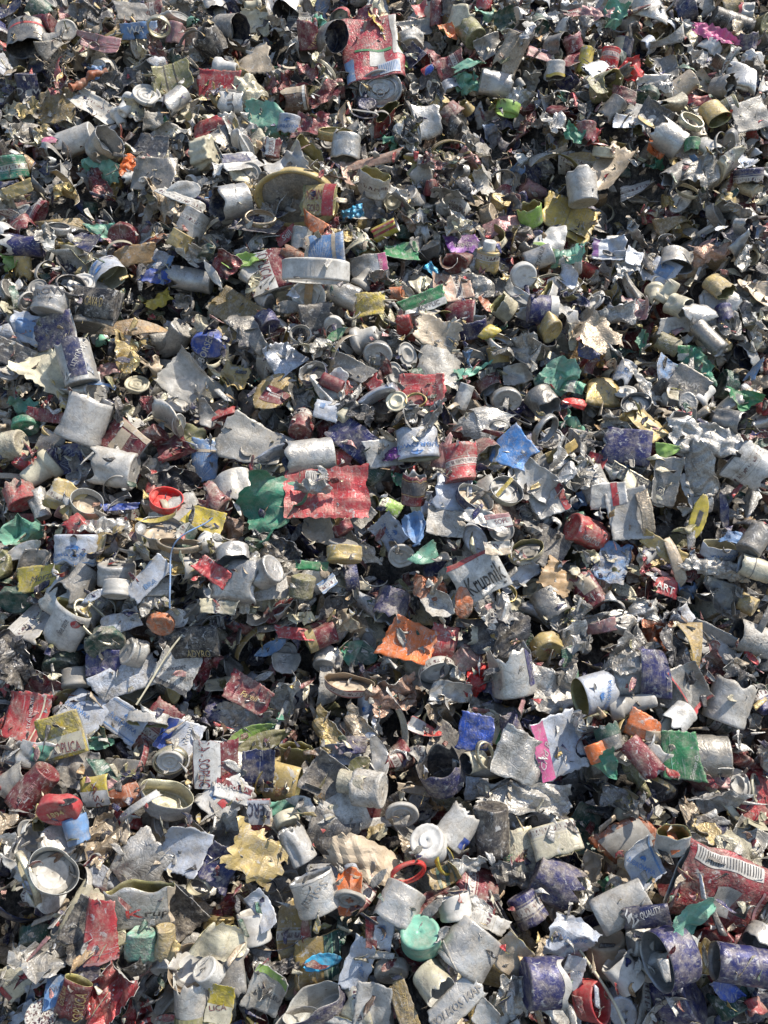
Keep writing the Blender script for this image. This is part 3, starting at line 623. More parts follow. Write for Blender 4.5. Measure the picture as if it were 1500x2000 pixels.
T;1385;660;74;32;-55;20;gry;s;tall grey telescoping tube pointing down right;telescoping tube;facet=.025,dents=0
S;1400;535;2;2;0;0;gry;s;x;;skip=1
S;1415;700;2;2;0;0;gry;s;x;;skip=1
S;1310;570;2;2;0;0;gry;s;x;;skip=1
R;1255;670;36;36;-30;15;mnt;s;mint metal curl on the right side;;
C;1305;672;46;32;-30;10;olv;s;olive green ribbed cap lying on its side;;
S;1350;690;50;26;5;15;grn;s;green and white striped metal strip on the right;;b=[(-.5,.5,-.5,0,'wht')]
R;1370;715;70;50;-30;15;tel;s;dark green film under striped strip;;
S;1150;690;44;26;-20;12;blu;s;clean bright blue plate framed by torn beige foil;bright blue plate;
F;1155;650;96;66;-50;12;bge;s;torn beige foil frame around bright blue plate;;jag=.25,crump=.5
C;1218;730;48;34;60;0;wbl;s;small blue printed cap with worn letters;;Z=(0,0,-20,6)
S;1305;725;60;50;-35;12;lbl;s;faded blue sheet with printed edge on the right;;jag=.06
S;1345;750;70;56;-35;12;gry;s;grey sheet with embossed capsule outline;;t=[("CANAY",'lgr',0,0,9,-20,0)]
F;1245;735;130;26;-55;15;lgr;s;long jagged silver foil rip running diagonally;;crump=.8,jag=.3
T;1242;790;30;54;110;60;sil;s;open shallow silver cap with grey dirt;;lin=1
R;1460;780;66;50;0;12;grn;s;dark green crumpled film at the right edge;;crump=.5
T;1425;825;56;50;-20;40;gry;n;black navy open mouth in pale rippled foil;rippled navy mouth;
S;1380;855;130;60;-10;12;lgr;s;wide rippled cream grey foil sheet on the right;;crump=.8,jag=.15,m='foil'
C;165;820;92;84;-110;0;sil;s;large smooth grey sleeve with a crushed lower rim;large smooth grey sleeve;dents=1,facet=.025
R;55;800;56;40;10;10;mnt;s;shaggy mint green film tuft at the left edge;;jag=.4,crump=.6
C;50;830;30;50;-80;35;tel;s;dark green ribbed cap at the left edge;;
S;90;812;66;24;-10;20;mar;s;maroon and grey folded strip at the left;;
S;98;868;50;44;-20;15;gry;s;grey sheet with faint stamped letters at left;;t=[("TIMAR",'dgr',0,0,7,-15,0)]
S;115;900;84;56;5;10;ind;s;navy sheet with a radiating fan of white lines;navy fan sheet;fan=1,curl=.4
C;25;870;40;54;10;10;crm;s;cream dirty ribbed cap stack at the left edge;;dents=1
P;78;920;66;60;-140;15;crm;w;cream plastic stopper with a wide flange;cream flanged stopper;
F;165;925;62;62;-10;10;sil;s;crumpled silver white foil cube;crumpled silver cube;crump=1
C;222;915;84;66;-10;5;lgr;s;crushed round silver bottle top lying on its side;;dents=3,sq=.25
B;240;860;100;46;-38;15;mar;s;maroon and cream torn box flap;maroon cream flap;b=[(-.5,.5,.25,.5,'bge'),(-.2,.1,-.3,.2,'bge')],sq=.9
R;355;870;80;100;-50;6;mar;s;translucent red and green film sheet;red green film;b=[(-.5,.5,.15,.5,'olv')]
S;400;900;50;80;0;10;lbl;s;pale blue plate with a sunburst print;blue sunburst plate;sun=1,b=[(-.5,.5,.2,.27,'bge')]
R;335;935;110;60;-10;8;dgr;s;black and silver glinting foil mat;glinting black foil;m='foil',crump=1
C;38;965;50;54;-60;20;red;s;dusty red cap torn open at the left;dusty torn red cap;dents=3
C;75;985;60;34;-70;10;lgr;s;crinkled grey neck sleeve below cream flanged stopper;;dents=3,m='foil'
S;125;975;66;56;-30;12;gld;g;gold cream crinkled sheet beside a shallow white lid;;crump=.5
T;170;985;42;60;60;55;crm;w;shallow threaded cap with a white liner;shallow white lined cap;lin=1
O;324;983;2;2;0;0;gry;s;x;;skip=1
T;324;978;26;62;70;45;brd;s;glossy bright red open plastic cap;glossy red cap;m='plastic',i='red'
S;235;990;66;14;8;15;blu;s;bright blue thin strip below a silver bottle top;;
S;400;1015;44;80;70;10;yel;g;yellow black sheet with worn silver patch;worn yellow sheet;jag=.06,curl=.4
F;205;1030;90;40;5;15;wht;s;white and red crushed foil pile;;crump=1
T;312;1040;44;86;85;35;lgr;s;wide silver bowl shaped cap with a yellow band above;silver bowl cap;lin=1
K;310;1012;80;9;10;20;yel;s;thin yellow curved plastic band;;curl=1.1
R;40;1040;90;60;-10;10;mnt;s;dusty green crumpled film at left edge;dusty green film;crump=.8
S;45;1075;84;30;20;15;lgr;s;grey bent blade under dusty green film;;shape='leaf'
C;150;1075;62;70;90;0;wbl;s;white box like sleeve with blue bison print;white bison sleeve;sq=.5,Z=(0,2,5,9),b=[(-.42,-.38,-.5,.5,'lbl')]
S;75;1100;80;50;-15;18;gry;s;dark grey rounded crushed cap beside white bison sleeve;;curl=1.2
S;75;1130;80;44;3;8;yel;s;bright yellow plate with black script lettering;bright yellow plate;t=[("Morzal",'dgr',8,-2,13,14,2)],corner=.12
O;350;1065;70;14;85;40;bge;k;tan oval rubber loop;tan rubber loop;sq=.6
C;228;1120;44;70;85;15;sil;s;silver cap with threaded lower collar;silver threaded cap;dents=1
C;228;1150;30;50;-90;20;lgr;w;grey ringed plastic collar under silver threaded cap;;m='plastic'
S;290;1130;90;36;50;18;wbl;s;pale strip with partial blue letters;;t=[("BRA",'lbl',4,10,10,35,1)]
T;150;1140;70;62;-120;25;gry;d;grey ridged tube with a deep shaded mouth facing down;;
C;30;1170;30;62;-90;62;dkg;s;dark green frosted round cap top at left edge;dark green frosted cap;m='plastic'
T;463;962;84;72;-70;28;lgr;g;dirty white squared sleeve with a gold lined mouth;squared gold lined sleeve;sq=.2,dents=1
R;525;985;120;110;-40;6;tel;s;large sea green crumpled plastic bag scrap;sea green bag scrap;crump=.55,shape='rect',folds=1
T;603;892;96;66;-172;14;lgr;n;light grey sleeve with a blue lined ragged mouth facing left;blue lined grey sleeve;tear=.15,facet=.025,dents=0
F;638;962;150;96;2;5;red;s;large red flattened carton foil with torn edges;large red foil;m='paint',crump=.22,jag=.07,corner=.06,curl=.2,folds=0,bar=2
F;612;952;70;44;-5;15;lgr;s;crushed silver cap lying on the large red foil;;crump=.9,shape='oval'
S;495;865;110;90;-20;8;mid;s;large flat dull grey plate with a rounded edge;large dull grey plate;shape='fan',crump=.06,m='paint',folds=0
C;590;828;54;46;-100;40;mar;s;red and beige mottled dented cap;red mottled cap;dents=2
S;638;800;56;44;-10;12;wbl;s;white plate with sky blue blotches;;b=[(-.3,-.1,0,.3,'lbl')]
S;688;855;92;56;-40;8;ind;s;violet blue creased rectangular plate;violet creased plate;crump=.2
F;697;800;70;36;-30;15;dgr;s;dark ribbed crushed cap with gold glint;;crump=1
S;750;885;46;66;-80;10;wht;s;white folded sheet printed with a ribbed letter stack;;folds=1,t=[("JACOB",'mid',-6,0,9,85,0)]
F;770;885;24;44;-80;15;pur;s;purple fuzzy torn film;purple fuzz;crump=1
R;450;1040;66;80;-75;8;brn;k;brown crumpled paper stuffed in an open cap;brown crumpled paper;m='plastic',crump=1.1
T;455;1085;44;62;-80;35;lgr;s;open grey cap below brown crumpled paper;;
C;415;955;26;30;110;50;gry;w;small grey plastic neck with a dark hole;;
S;623;1030;70;60;-10;12;bge;s;dusty pinkish folded pouch below the large red foil;;curl=1.2
C;670;1070;22;56;80;15;lgr;s;grey shallow cap resting on a gold knurled cap;;
C;672;1083;30;62;-90;15;gld;g;gold knurled cap under a grey shallow cap;gold knurled cap;
S;415;1115;70;34;-30;15;red;s;red fabric like folded sheet;;crump=.4
C;520;1118;52;56;30;30;sil;s;silver dented cap with a fold in its top;silver folded cap;dents=2
S;610;1105;66;18;-3;15;grn;s;bright green curved plastic strip in the centre;;m='film'
C;590;1145;40;48;80;10;olv;s;olive ribbed dented cap below a green strip;;
F;545;1065;110;40;-15;10;dgr;s;dark silver wrinkled wrapper;;crump=.9
S;640;1140;40;24;40;15;lbl;s;small blue and white bottle print scrap;;
S;705;1005;46;46;-40;15;lgr;s;clear grey plastic corner scrap;;
S;427;1185;24;70;-95;10;crm;s;bright cream folded paper tab;bright cream tab;crump=.3
O;830;860;2;2;0;0;gry;s;x;;skip=1
B;815;867;62;64;-85;15;wbl;c;white sleeve with gold lining and blue upside down bison logo;blue bison sleeve;sq=.5,Z=(-1,12,185,8)
F;940;825;96;62;-20;6;lgr;s;white crackled leather like foil sheet;white crackled sheet;crump=.2
C;905;905;74;56;-80;15;red;s;dull red dented sleeve bent like a shoe;dull red shoe shape;bend=.35,dents=2,sq=.3
S;868;880;60;50;70;15;rse;g;gold and pink pointed shard left of a dull red shape;;shape='tri'
T;940;890;50;62;-50;55;mar;w;maroon sleeve with a white lined rounded square mouth;;sq=.35,lin=1
S;1005;880;76;92;-35;6;crn;s;bright cornflower blue plate with faint AWEINBR lettering;cornflower blue plate;t=[("AWEINBR",'dgr',16,20,9,45,0)],shape='fan',dustless=1,crump=.06,m='paint',folds=0
S;1035;870;50;50;-50;20;nvy;s;dark blue edge piece behind the cornflower blue plate;;
T;808;955;62;44;88;18;mar;s;maroon and black barrel sleeve with gold rings;barrel sleeve;b=[(-.3,.15,-.5,.5,'dgr'),(.17,.2,-.5,.5,'gld'),(-.36,-.33,-.5,.5,'gld')]
R;775;935;44;30;-10;15;tel;s;dark green ragged film beside the barrel sleeve;;
S;764;988;30;36;60;12;lim;s;yellow green small rectangular tab;;
T;925;975;40;70;60;45;nvy;w;navy shallow cap with white ringed liner;navy shallow cap;lin=1,sq=.2
T;988;960;30;62;70;60;crm;s;gold rimmed round cap with yellow sliver inside;yellow sliver cap;lin=1
S;985;952;50;10;52;40;yel;s;thin yellow sliver resting in a gold rimmed cap;;
C;870;1015;2;2;0;0;gry;s;x;;skip=1
S;870;1020;84;56;-10;8;sil;s;bluish grey smooth flat plate left of centre right;;corner=.12
S;950;1015;90;36;-25;15;lgr;s;ribbed silver crushed cap above SOPL fragment;;curl=1.3,crump=.4
S;975;1018;50;26;10;12;rse;s;dusty pink fragment with the letters SOPL;;t=[("SOPL",'mar',4,0,9,10,0)],b=[(-.5,.5,-.4,.2,'wht')]
S;1070;975;66;70;-70;10;lgr;s;white sheet with a bright red edge stripe;;b=[(-.5,.5,.3,.5,'red')]
S;1040;935;60;80;60;12;sil;s;thin silver grey crumpled sheet below cornflower plate;;crump=.4
S;760;1040;60;50;-50;8;wbl;s;white plate with upside down blue buffalo print;;Z=(4,4,-60,7),corner=.06
R;812;1035;60;70;40;8;lbl;s;bright blue folded film corner;bright blue film;folds=2
D;784;1086;50;8;-90;70;lgr;w;translucent grey round plastic disc;translucent grey disc;clean=1
S;838;1080;50;66;70;12;mnt;s;translucent grey green plastic triangle;;m='clear',shape='tri'
S;885;1110;40;66;-60;12;crm;s;pale leaf shaped wrinkled scrap;;shape='leaf',m='foil'
C;1130;1025;36;46;20;20;mnt;s;ribbed green dusty cap by the red GALINS cap;;
S;970;1070;50;26;5;15;bge;s;sunlit beige rectangular scrap;;
T;1027;1078;36;62;110;50;crm;g;white oval cap with a gold rim tipped back;white oval cap;sq=.25,lin=1
S;1070;1070;70;70;-30;10;dgr;s;charcoal grainy plate with square corners;charcoal grainy plate;m='dirty'
B;935;1125;104;56;28;8;wht;s;white and red sheet with the word KRUPNIK;KRUPNIK sheet;b=[(-.5,.4,.3,.5,'red')],t=[("Krupnik",'blk',8,2,17,30,1)],sq=.95
S;930;1165;66;50;20;10;lgr;s;white crumpled flap below the KRUPNIK sheet;;crump=.4
D;905;1180;2;2;0;0;gry;s;x;;skip=1
S;906;1178;34;56;-5;10;org;s;orange oval metal lens with torn middle;orange oval lens;shape='oval'
S;1015;1125;80;36;40;15;wbl;s;blue white curled sleeve under a thin yellow ring;;curl=1.2
O;990;1158;40;8;40;60;gld;g;small yellow gold band ring;;
F;840;1150;60;40;-20;15;rus;s;rust red twisted foil rag;;crump=1
T;1075;1180;60;54;-60;25;gry;g;glossy black and grey tube with pale crease;;dents=2,sq=.3
F;1090;1130;60;50;-40;15;tan;k;brown torn cardboard chunk with frayed edge;;m='plastic',crump=.3
T;765;1185;70;60;-110;30;ind;s;violet dented sleeve with dusty scratches;violet dented sleeve;dents=2
S;855;1180;62;56;20;15;sil;s;grey oval crushed bottle cap with ridges;;curl=1,crump=.4
C;1130;865;50;44;80;10;sil;s;shiny round silver knob cap;shiny knob cap;
O;1065;840;60;12;-40;40;lgr;s;grey plastic arc ring near a shiny knob cap;;
K;1100;880;66;18;25;20;gld;g;gold crimped wood like strip;;
B;1225;872;90;50;-8;12;ind;s;glossy violet flattened sleeve;glossy violet sleeve;sq=.8
S;1262;855;30;84;35;12;mar;s;maroon plate with gold border lines behind violet sleeve;;b=[(-.5,.5,.3,.36,'gld')]
S;1305;880;44;36;10;15;lim;s;pale green triangle scrap;pale green triangle;shape='tri',m='film'
S;1265;830;60;50;-60;20;gld;g;gold and white creased metal tent;;folds=1
S;1165;900;40;30;-20;15;red;s;red small folded scrap right of gold strip;;
C;1160;945;66;50;-70;15;lgr;s;crumpled silver nozzle shaped piece;;dents=3,m='foil'
S;1228;1005;72;90;10;6;sil;s;big rounded square grey plate with fine ribs;big ribbed grey plate;corner=.1,curl=.3,crump=.06,m='paint',folds=0
S;1262;1000;24;84;12;12;bge;k;tan crusted strip edging the big ribbed grey plate;;m='foil'
S;1188;967;66;42;5;12;wht;s;white tube flap with a red stripe;white red striped flap;b=[(.1,.28,-.5,.5,'red')],curl=.8
S;1245;940;100;24;-32;10;crm;s;pale strip with small black upside down lettering;lettered pale strip;b=[(-.5,.5,-.1,.45,'dgr')],t=[("DUCE DE DICA CON VERUZZO",'crm',4,-3,6,-32,0)]
S;1240;960;56;56;-32;14;crm;s;cream square plate with a black cross line;;b=[(-.1,.0,-.5,.5,'blk')]
S;1300;940;50;90;-15;12;gry;s;dark grey concave sleeve shard with stamped letters;;curl=1,t=[("SAVIOR",'mid',-10,0,7,80,0)]
S;1350;960;36;80;20;12;sil;s;smooth grey curved plate on the right;;curl=.8
F;1370;920;50;110;25;12;lgr;s;long pale wavy plastic strap hanging down;;crump=.4
S;1365;1010;30;90;-15;12;yel;s;yellow plastic piece with a black irregular blotch;yellow black piece;b=[(-.1,.2,-.2,.15,'dgr')],m='plastic',shape='oval'
S;1375;985;36;36;10;10;lgr;s;small pale bluish folded tab;;
S;1415;1000;18;66;5;15;ind;s;violet leaf like blade on the right;;shape='leaf'
T;1405;1075;40;60;80;30;wbl;c;white and blue half sleeve with cream inside on the right;half bison sleeve;sq=.4,Z=(10,6,-170,6)
R;1440;1050;30;50;60;15;lbl;s;steel blue tattered film;;crump=.6
C;1475;1055;60;46;-130;15;gry;s;dark grey rounded plastic bottle end at right edge;;
C;1145;1040;70;58;160;20;red;s;red crushed sleeve with white GALINS lettering;red GALINS cap;dents=2,t=[("GALINS",'wht',-6,10,9,-25,0)]
S;1195;1100;60;84;-20;15;lbl;s;grey blue crumpled sheet caked in mud;muddy blue sheet;m='dirty',crump=.5
C;1148;1155;66;50;-60;20;mar;s;maroon bowl shaped sleeve filled with pale dirt;;b=[(-.4,.1,-.3,.3,'bge')]
S;1300;1075;110;30;-35;15;gld;g;long creased gold and beige strips;long gold strips;curl=.8
K;1320;1095;90;22;-75;15;bge;k;beige corrugated strip standing upright;;
S;1300;1145;44;34;-15;10;red;s;red plate with big white letters ART;red ART plate;t=[("ART",'wht',-2,4,13,-25,1)],m='paint'
F;1400;1110;110;36;-15;12;lgr;s;crumpled pale foil with brown creases at right;;crump=1
C;1475;1110;60;40;-20;10;crm;s;cream striped tube at the right edge;;b=[(-.1,-.08,-.5,.5,'dgr')]
S;1410;1165;80;60;-20;12;gry;s;grey film draped over open mouth at lower right;;curl=1
C;1460;1180;36;36;-30;35;gld;g;small round gold wooden like plug;;
F;1260;1190;60;44;-10;15;lgr;s;white crumpled cap remnant right of maroon bowl;;crump=.9
B;130;1222;90;60;60;18;wht;g;white oval sleeve with black script and red oval badge;white script sleeve;sq=.4,t=[("fine taste",'dgr',4,-6,7,58,2)],badge=1
S;235;1215;80;40;15;15;wbl;s;white and blue crumpled sleeve beside a pale hoop;;crump=.4
O;185;1215;90;10;40;50;crm;c;long thin cream loop near the white script sleeve;;sq=.5
C;313;1218;30;52;-90;55;org;s;dirty orange cap with red centre oval;dirty orange cap;m='dirty'
C;205;1255;40;76;-60;50;dkg;s;dark green crusty cap top in shade;dark green crusty cap;m='dirty'
C;120;1295;46;66;-80;50;dkg;s;dark teal ribbed cap with dents;;dents=1
C;148;1325;34;50;-80;25;gry;s;grey plastic cap under a dark teal cap;;m='plastic'
S;200;1295;66;48;5;12;ind;s;dark indigo plate in shade on the left;;
C;262;1275;44;52;150;45;lgr;s;white round crumpled cap with wire loop;;dents=2
B;365;1255;130;44;6;12;blk;d;long black sleeve with gold letters ADYRO CAVA;black ADYRO sleeve;sq=.8,t=[("ADYRO",'gld',25,10,10,4,0),("AVD",'gld',100,-2,9,172,0)]
S;345;1308;80;84;-28;6;wht;s;white speckled label plate with black band and script;white script plate;b=[(-.5,.5,-.5,-.36,'dgr')],t=[("Freixenet",'dgr',-8,-4,10,5,2),("Fraico",'dgr',18,22,9,10,2),("RUM - WRN",'wht',-12,30,7,-32,1)],m='dirty'
V;322;1290;190;4;58;0;crm;s;thin straight beige straw lying across pieces on the left;straw stalk;stick=2
S;245;1325;110;60;20;10;wbl;s;dirty white sheet with orange rust blotches;orange blotched sheet;m='dirty',jag=.08
S;85;1345;50;56;-40;15;mar;s;dark maroon round capsule with crinkled foil;;m='foil'
S;50;1400;70;80;-10;6;red;s;deep red sheet with vertical white STALINSKAY lettering;STALINSKAY sheet;t=[("STALINSKAYA",'wht',8,-8,6,90,1)],b=[(.32,.36,-.5,.5,'crm')]
S;160;1395;80;80;-35;8;wbl;s;white plate with blue bison and letter rows left of centre;upper left bison plate;Z=(-4,-14,-40,8)
S;240;1405;90;58;-38;6;wbl;s;folded sunlit white plate with blue ZUBRO lettering;sunlit bison plate;Z=(4,2,-38,9),b=[(-.5,.5,.38,.42,'lbl'),(-.5,.5,-.42,-.38,'lbl')]
S;300;1420;60;90;-40;10;mar;s;maroon flat plate under sunlit bison plate;;
T;290;1405;36;70;-95;30;lgr;g;open silver oval cap with gold lip on the left;open silver oval cap;sq=.35
B;120;1437;96;58;18;6;yel;s;yellow dirty sleeve with red SOPLICA lettering;yellow SOPLICA sleeve;sq=.9,m='dirty',b=[(-.4,.45,-.32,.0,'crm')],t=[("SOPLICA",'mar',8,10,11,15,0)]
R;193;1450;34;60;70;10;mnt;s;dusty green film strip below yellow sleeve;;
S;70;1475;70;50;-15;15;lgr;s;pale green white folded foil pouch;;crump=.3,b=[(-.1,.5,-.2,.4,'mnt')]
S;150;1505;90;70;-10;12;gry;s;crushed grey conical bottle shoulder;crushed grey cone;crump=.6,curl=.6
S;20;1530;60;60;-50;15;mid;s;pale grey film at the left edge lower down;;
C;65;1540;90;56;50;0;mar;s;dark maroon sleeve with worn gold ADALBERT crest;dark maroon crest sleeve;t=[("ADEL BERT",'rse',0,0,8,50,0)]
B;190;1545;60;48;10;12;yel;s;yellow and white sleeve with red letter S;yellow S sleeve;sq=.5,b=[(-.5,.5,-.35,.05,'wht')],t=[("ASO",'mar',4,6,12,-80,1)]
C;115;1580;40;76;-90;62;red;s;red round cap top embossed with 1894;red 1894 cap;m='plastic',topt=[("1894",'gld',-2,0,13,20,1),("FONDATA NEL",'rse',0,22,6,-5,0)]
S;240;1555;70;44;25;12;rus;s;rust orange flat shard in shade;;
O;332;1485;66;12;-80;65;crm;c;cream gold crimped ring around a shiny white disc;cream crimped ring;
D;332;1487;50;8;-80;68;lgr;w;shiny white disc inside a cream crimped ring;;clean=1
S;350;1440;70;60;-20;12;wbl;s;blue and white curved label behind cream crimped ring;;curl=.7,b=[(-.5,-.2,-.5,.5,'blu')],t=[("WODKA",'wht',18,-10,9,75,1)]
T;325;1560;60;88;70;35;wht;c;white crushed bowl with cream gold lining;white crushed bowl;sq=.35,dents=1
B;420;1492;92;62;-88;5;mar;s;upright maroon sleeve with vertical white SOPLICA band;lower maroon SOPLICA sleeve;sq=.92,b=[(-.5,.5,-.42,.08,'wht')],t=[("ICA - SOPLICA",'mar',-10,0,12,-88,0)]
S;452;1330;2;2;0;0;gry;s;x;;skip=1
S;485;1355;84;52;-28;6;mar;s;deep maroon plate with gold script;gold script maroon plate;t=[("Farell",'gld',0,4,11,-20,2)]
F;480;1395;100;56;5;10;lgr;s;jagged white scorched foil below maroon plate;jagged white foil;crump=.5,jag=.25
S;560;1293;78;38;-3;22;lgr;s;white domed oval cap flattened like a clam;white clam cap;shape='oval',curl=1.4
S;530;1265;66;24;30;20;lbl;s;blue and white spear shaped metal scrap;;shape='leaf'
T;625;1240;60;50;-160;15;mar;g;maroon sleeve with gold collar in the centre;gold collared sleeve;b=[(-.5,-.2,-.5,.5,'gld')]
S;575;1237;70;24;-3;20;red;s;red weathered strip left of gold collared sleeve;;
S;700;1275;56;76;70;12;tel;s;green leaf shaped metal with dark right half;green metal leaf;shape='leaf',b=[(-.5,.5,-.5,0,'dkg')]
C;642;1290;44;56;-100;45;lgr;s;white square shouldered crushed cap;white square cap;dents=2
S;640;1340;36;90;-5;12;lgr;s;light grey strip with rusty ends below the white square cap;;
T;680;1338;44;76;80;40;red;k;red pointed oval cap with tan dirt inside;red pointed cap;sq=.5,lin=1
C;720;1375;56;44;80;15;wbl;s;white cap with blue bison emblem standing;;Z=(0,0,80,6)
F;765;1360;60;90;-70;10;cop;s;copper pink crumpled foil column;copper foil column;crump=1
S;800;1253;86;76;-20;5;org;s;bright orange torn square plate with small print;orange square plate;corner=.12,t=[("MINGO",'rus',-10,-22,7,-75,0)],crump=.06,m='paint',folds=0
S;862;1260;50;76;-15;10;red;s;red plate behind the orange square plate;;corner=.1
C;910;1290;46;46;55;25;rse;s;pink ribbed cap with tan crust;pink ribbed cap;
R;930;1330;46;60;-30;15;brd;s;shiny red film with silver glints;;m='foil'
T;855;1315;36;74;-70;58;lgr;s;open grey cap with ringed grey liner;open grey ringed cap;lin=1
S;880;1350;70;40;0;20;lgr;s;white crushed cap below the open grey ringed cap;;curl=1
T;925;1242;36;36;170;25;crm;d;small cream tube open to the left;;
C;998;1310;92;82;-80;0;lgr;s;large dusty silver sleeve with a vertical navy UM QUALITY stripe;large silver UM sleeve;b=[(-.5,.35,.33,.5,'ind')],t=[("UM QUALIT",'wht',36,-18,9,-80,0)],dents=1,facet=.025
F;975;1240;110;76;0;12;dgr;s;dark dented silver foil above the large silver sleeve;;crump=.7
C;1068;1262;40;60;-70;50;gld;s;tan topped red cap with red scribble;tan topped red cap;topt=[("FSK",'red',0,0,11,-30,0)]
S;1112;1295;24;60;5;15;tel;s;curved green metal strip right of tan topped cap;;m='dirty'
R;1090;1360;110;60;-25;10;lgr;s;crumbly crackled silver foil sheet right of centre;crumbly silver sheet;m='foil',crump=.9
S;855;1195;2;2;0;0;gry;s;x;;skip=1
B;1162;1355;70;70;-170;20;wbl;g;white round sleeve with gold inside and blue logo;gold mouthed bison sleeve;sq=.2,Z=(6,2,75,8),open=1
P;1235;1375;90;46;15;10;lgr;w;grey threaded plastic neck tapering right;grey threaded neck;
S;1281;1316;56;92;0;4;ind;s;upright indigo rectangular plate;indigo rectangle;corner=.02,jag=.01,crump=.06,m='paint',folds=0
S;1385;1250;110;60;-35;8;lgr;s;big light grey folded blank plate;big blank grey plate;folds=1,t=[("MADE IN ITALY",'dgr',-10,6,5,-5,0)],crump=.06,m='paint'
C;1475;1250;80;60;-20;0;lgr;d;light grey sleeve with open dark left mouth at right edge;;
T;1385;1230;2;2;0;0;gry;s;x;;skip=1
C;1215;1215;30;60;80;35;lgr;s;pale grey crushed screw cap;;dents=1
K;1170;1225;66;22;20;20;rse;s;dusty pink rolled strip;;
F;1285;1240;60;50;-10;12;rus;s;rust and charcoal flaky lump above the indigo rectangle;;crump=1
S;1350;1340;60;80;30;12;gry;s;grey rounded plate with bright red edge loop;red edged plate;b=[(-.5,.5,-.5,-.42,'red'),(-.5,-.42,-.5,.5,'red')]
C;1425;1370;86;80;-110;5;lgr;s;large light grey dented sleeve at lower right edge;large right grey sleeve;dents=3,facet=.025
S;1260;1420;66;56;-30;6;org;s;vivid orange plate with a cream torn corner;vivid orange plate;b=[(.05,.5,-.5,-.05,'bge')]
T;1325;1405;56;50;-150;25;wht;s;white crumpled open sleeve above green plate;;dents=2
C;1380;1475;80;78;0;10;mid;s;smooth grey rounded sleeve behind the green plate;smooth grey dome sleeve;facet=.025,dents=0
S;1330;1475;72;90;5;5;grn;s;bright green sheet with slanted white script;bright green script sheet;t=[("Crimean Garten",'wht',28,12,8,72,2)],curl=.4,b=[(-.27,-.25,-.4,.4,'mnt')],corner=.12
S;1090;1455;90;90;20;6;wbl;s;white folded sheet with a magenta ribbon stripe;magenta ribbon sheet;b=[(-.5,-.2,-.5,.5,'pnk')],t=[("Crid R",'wht',-25,20,12,80,2)]
C;1190;1440;50;46;-70;20;gry;s;grey plug wrapped in dark green foil;;b=[(-.5,0,-.5,.5,'dkg')]
C;1165;1470;36;36;-70;20;org;s;orange ribbed plug in shadow;;
T;1255;1480;80;36;-50;25;mar;s;long maroon sleeve with grey oval mouth edge;;sq=.5
R;1190;1500;66;60;-50;12;tel;s;dark green creased film below grey plug;;
S;930;1430;66;66;-10;8;blu;s;crackled blue and white foil plate;crackled blue white plate;m='foil',crump=.4,i='w'
S;850;1415;2;2;0;0;gry;s;x;;skip=1
S;870;1460;66;80;-40;14;gry;s;dark speckled curved shard left of crackled blue plate;;curl=.8,m='dirty'
S;830;1425;70;30;-30;15;brd;s;bright red and barcode white strip;;b=[(-.5,0,-.5,.5,'wht')]
T;862;1510;76;80;110;30;ind;d;dusty violet torn sleeve with jagged mouth;jagged violet sleeve;tear=.4
T;925;1487;46;40;-175;35;crm;d;small cream tube right of jagged violet sleeve;;
O;948;1475;50;10;20;60;crm;c;narrow cream wire loop;;sq=.3
S;1015;1478;96;90;-25;8;lgr;s;large crinkled white square foil;large crinkled white foil;crump=.4,m='foil'
S;965;1395;120;40;-15;12;gry;s;long wrinkled grey foil roll;;crump=.8,curl=1,m='foil'
S;965;1420;70;50;-20;10;crm;s;off white card with green bar and black letters;;b=[(.2,.4,-.5,.2,'grn')],t=[("NLI CAN",'dgr',-6,-14,9,-30,1)]
S;1000;1420;50;60;10;15;ind;s;deep blue sheet behind crinkled foil;;
F;1025;1560;150;56;-8;8;lgr;s;long crumpled white plastic foil roll;long white foil roll;crump=1
K;835;1545;100;16;-10;15;bge;k;sunlit tan band curling across dark sleeve;sunlit tan band;curl=.5
F;880;1570;90;40;-15;12;crm;s;cream crusty scrap with orange stain;;crump=1
S;930;1540;50;40;0;12;wbl;s;pale blue lined white sheet under the long roll;;
C;535;1615;2;2;0;0;gry;s;x;;skip=1
S;660;1471;76;48;-10;22;wbl;s;bluish white oval cap with blue bear print;bluish oval cap;shape='oval',curl=1.2,Z=(6,4,-10,7)
S;690;1455;50;34;-5;15;ind;s;indigo rectangle edge behind the bluish oval cap;;
S;740;1480;34;90;20;20;lgr;s;tall white lens shaped cap on edge;;shape='leaf',curl=1
S;698;1500;60;36;40;15;olv;g;olive gold folded leaf below bluish oval cap;;shape='leaf'
T;578;1480;80;46;85;40;olv;g;long boat shaped gold lined cap;boat shaped cap;sq=.65
S;490;1430;90;22;22;15;lim;s;lime green spear shaped sheet;lime spear;shape='leaf'
S;510;1450;100;36;12;15;olv;g;olive yellow curled leaf under lime spear;;shape='leaf',curl=.8
O;515;1518;60;12;-30;50;gld;g;gold bent rubber hoop;gold bent hoop;sq=.5
B;552;1528;66;60;-10;12;gld;g;scuffed gold sleeve with worn script;scuffed gold sleeve;sq=.4,t=[("lam",'rus',2,6,12,8,2)]
S;505;1500;60;70;0;12;nvy;s;dark navy plate behind gold hoop;;
S;640;1520;90;76;-35;10;dgr;s;charcoal dirty rounded sleeve plate;charcoal rounded plate;m='dirty',curl=.7
T;690;1530;60;40;-5;25;crm;k;cream stamped tube open to the right;;sq=.2
C;720;1540;60;66;0;20;lgr;s;speckled pale grey lump right of cream tube;;m='dirty'
S;440;1555;80;90;-50;10;wht;s;white sheet with yellow red and blue marks;colour marked sheet;b=[(.1,.3,.2,.35,'yel'),(.0,.2,-.2,-.05,'red'),(-.3,-.1,-.2,.0,'lbl')]
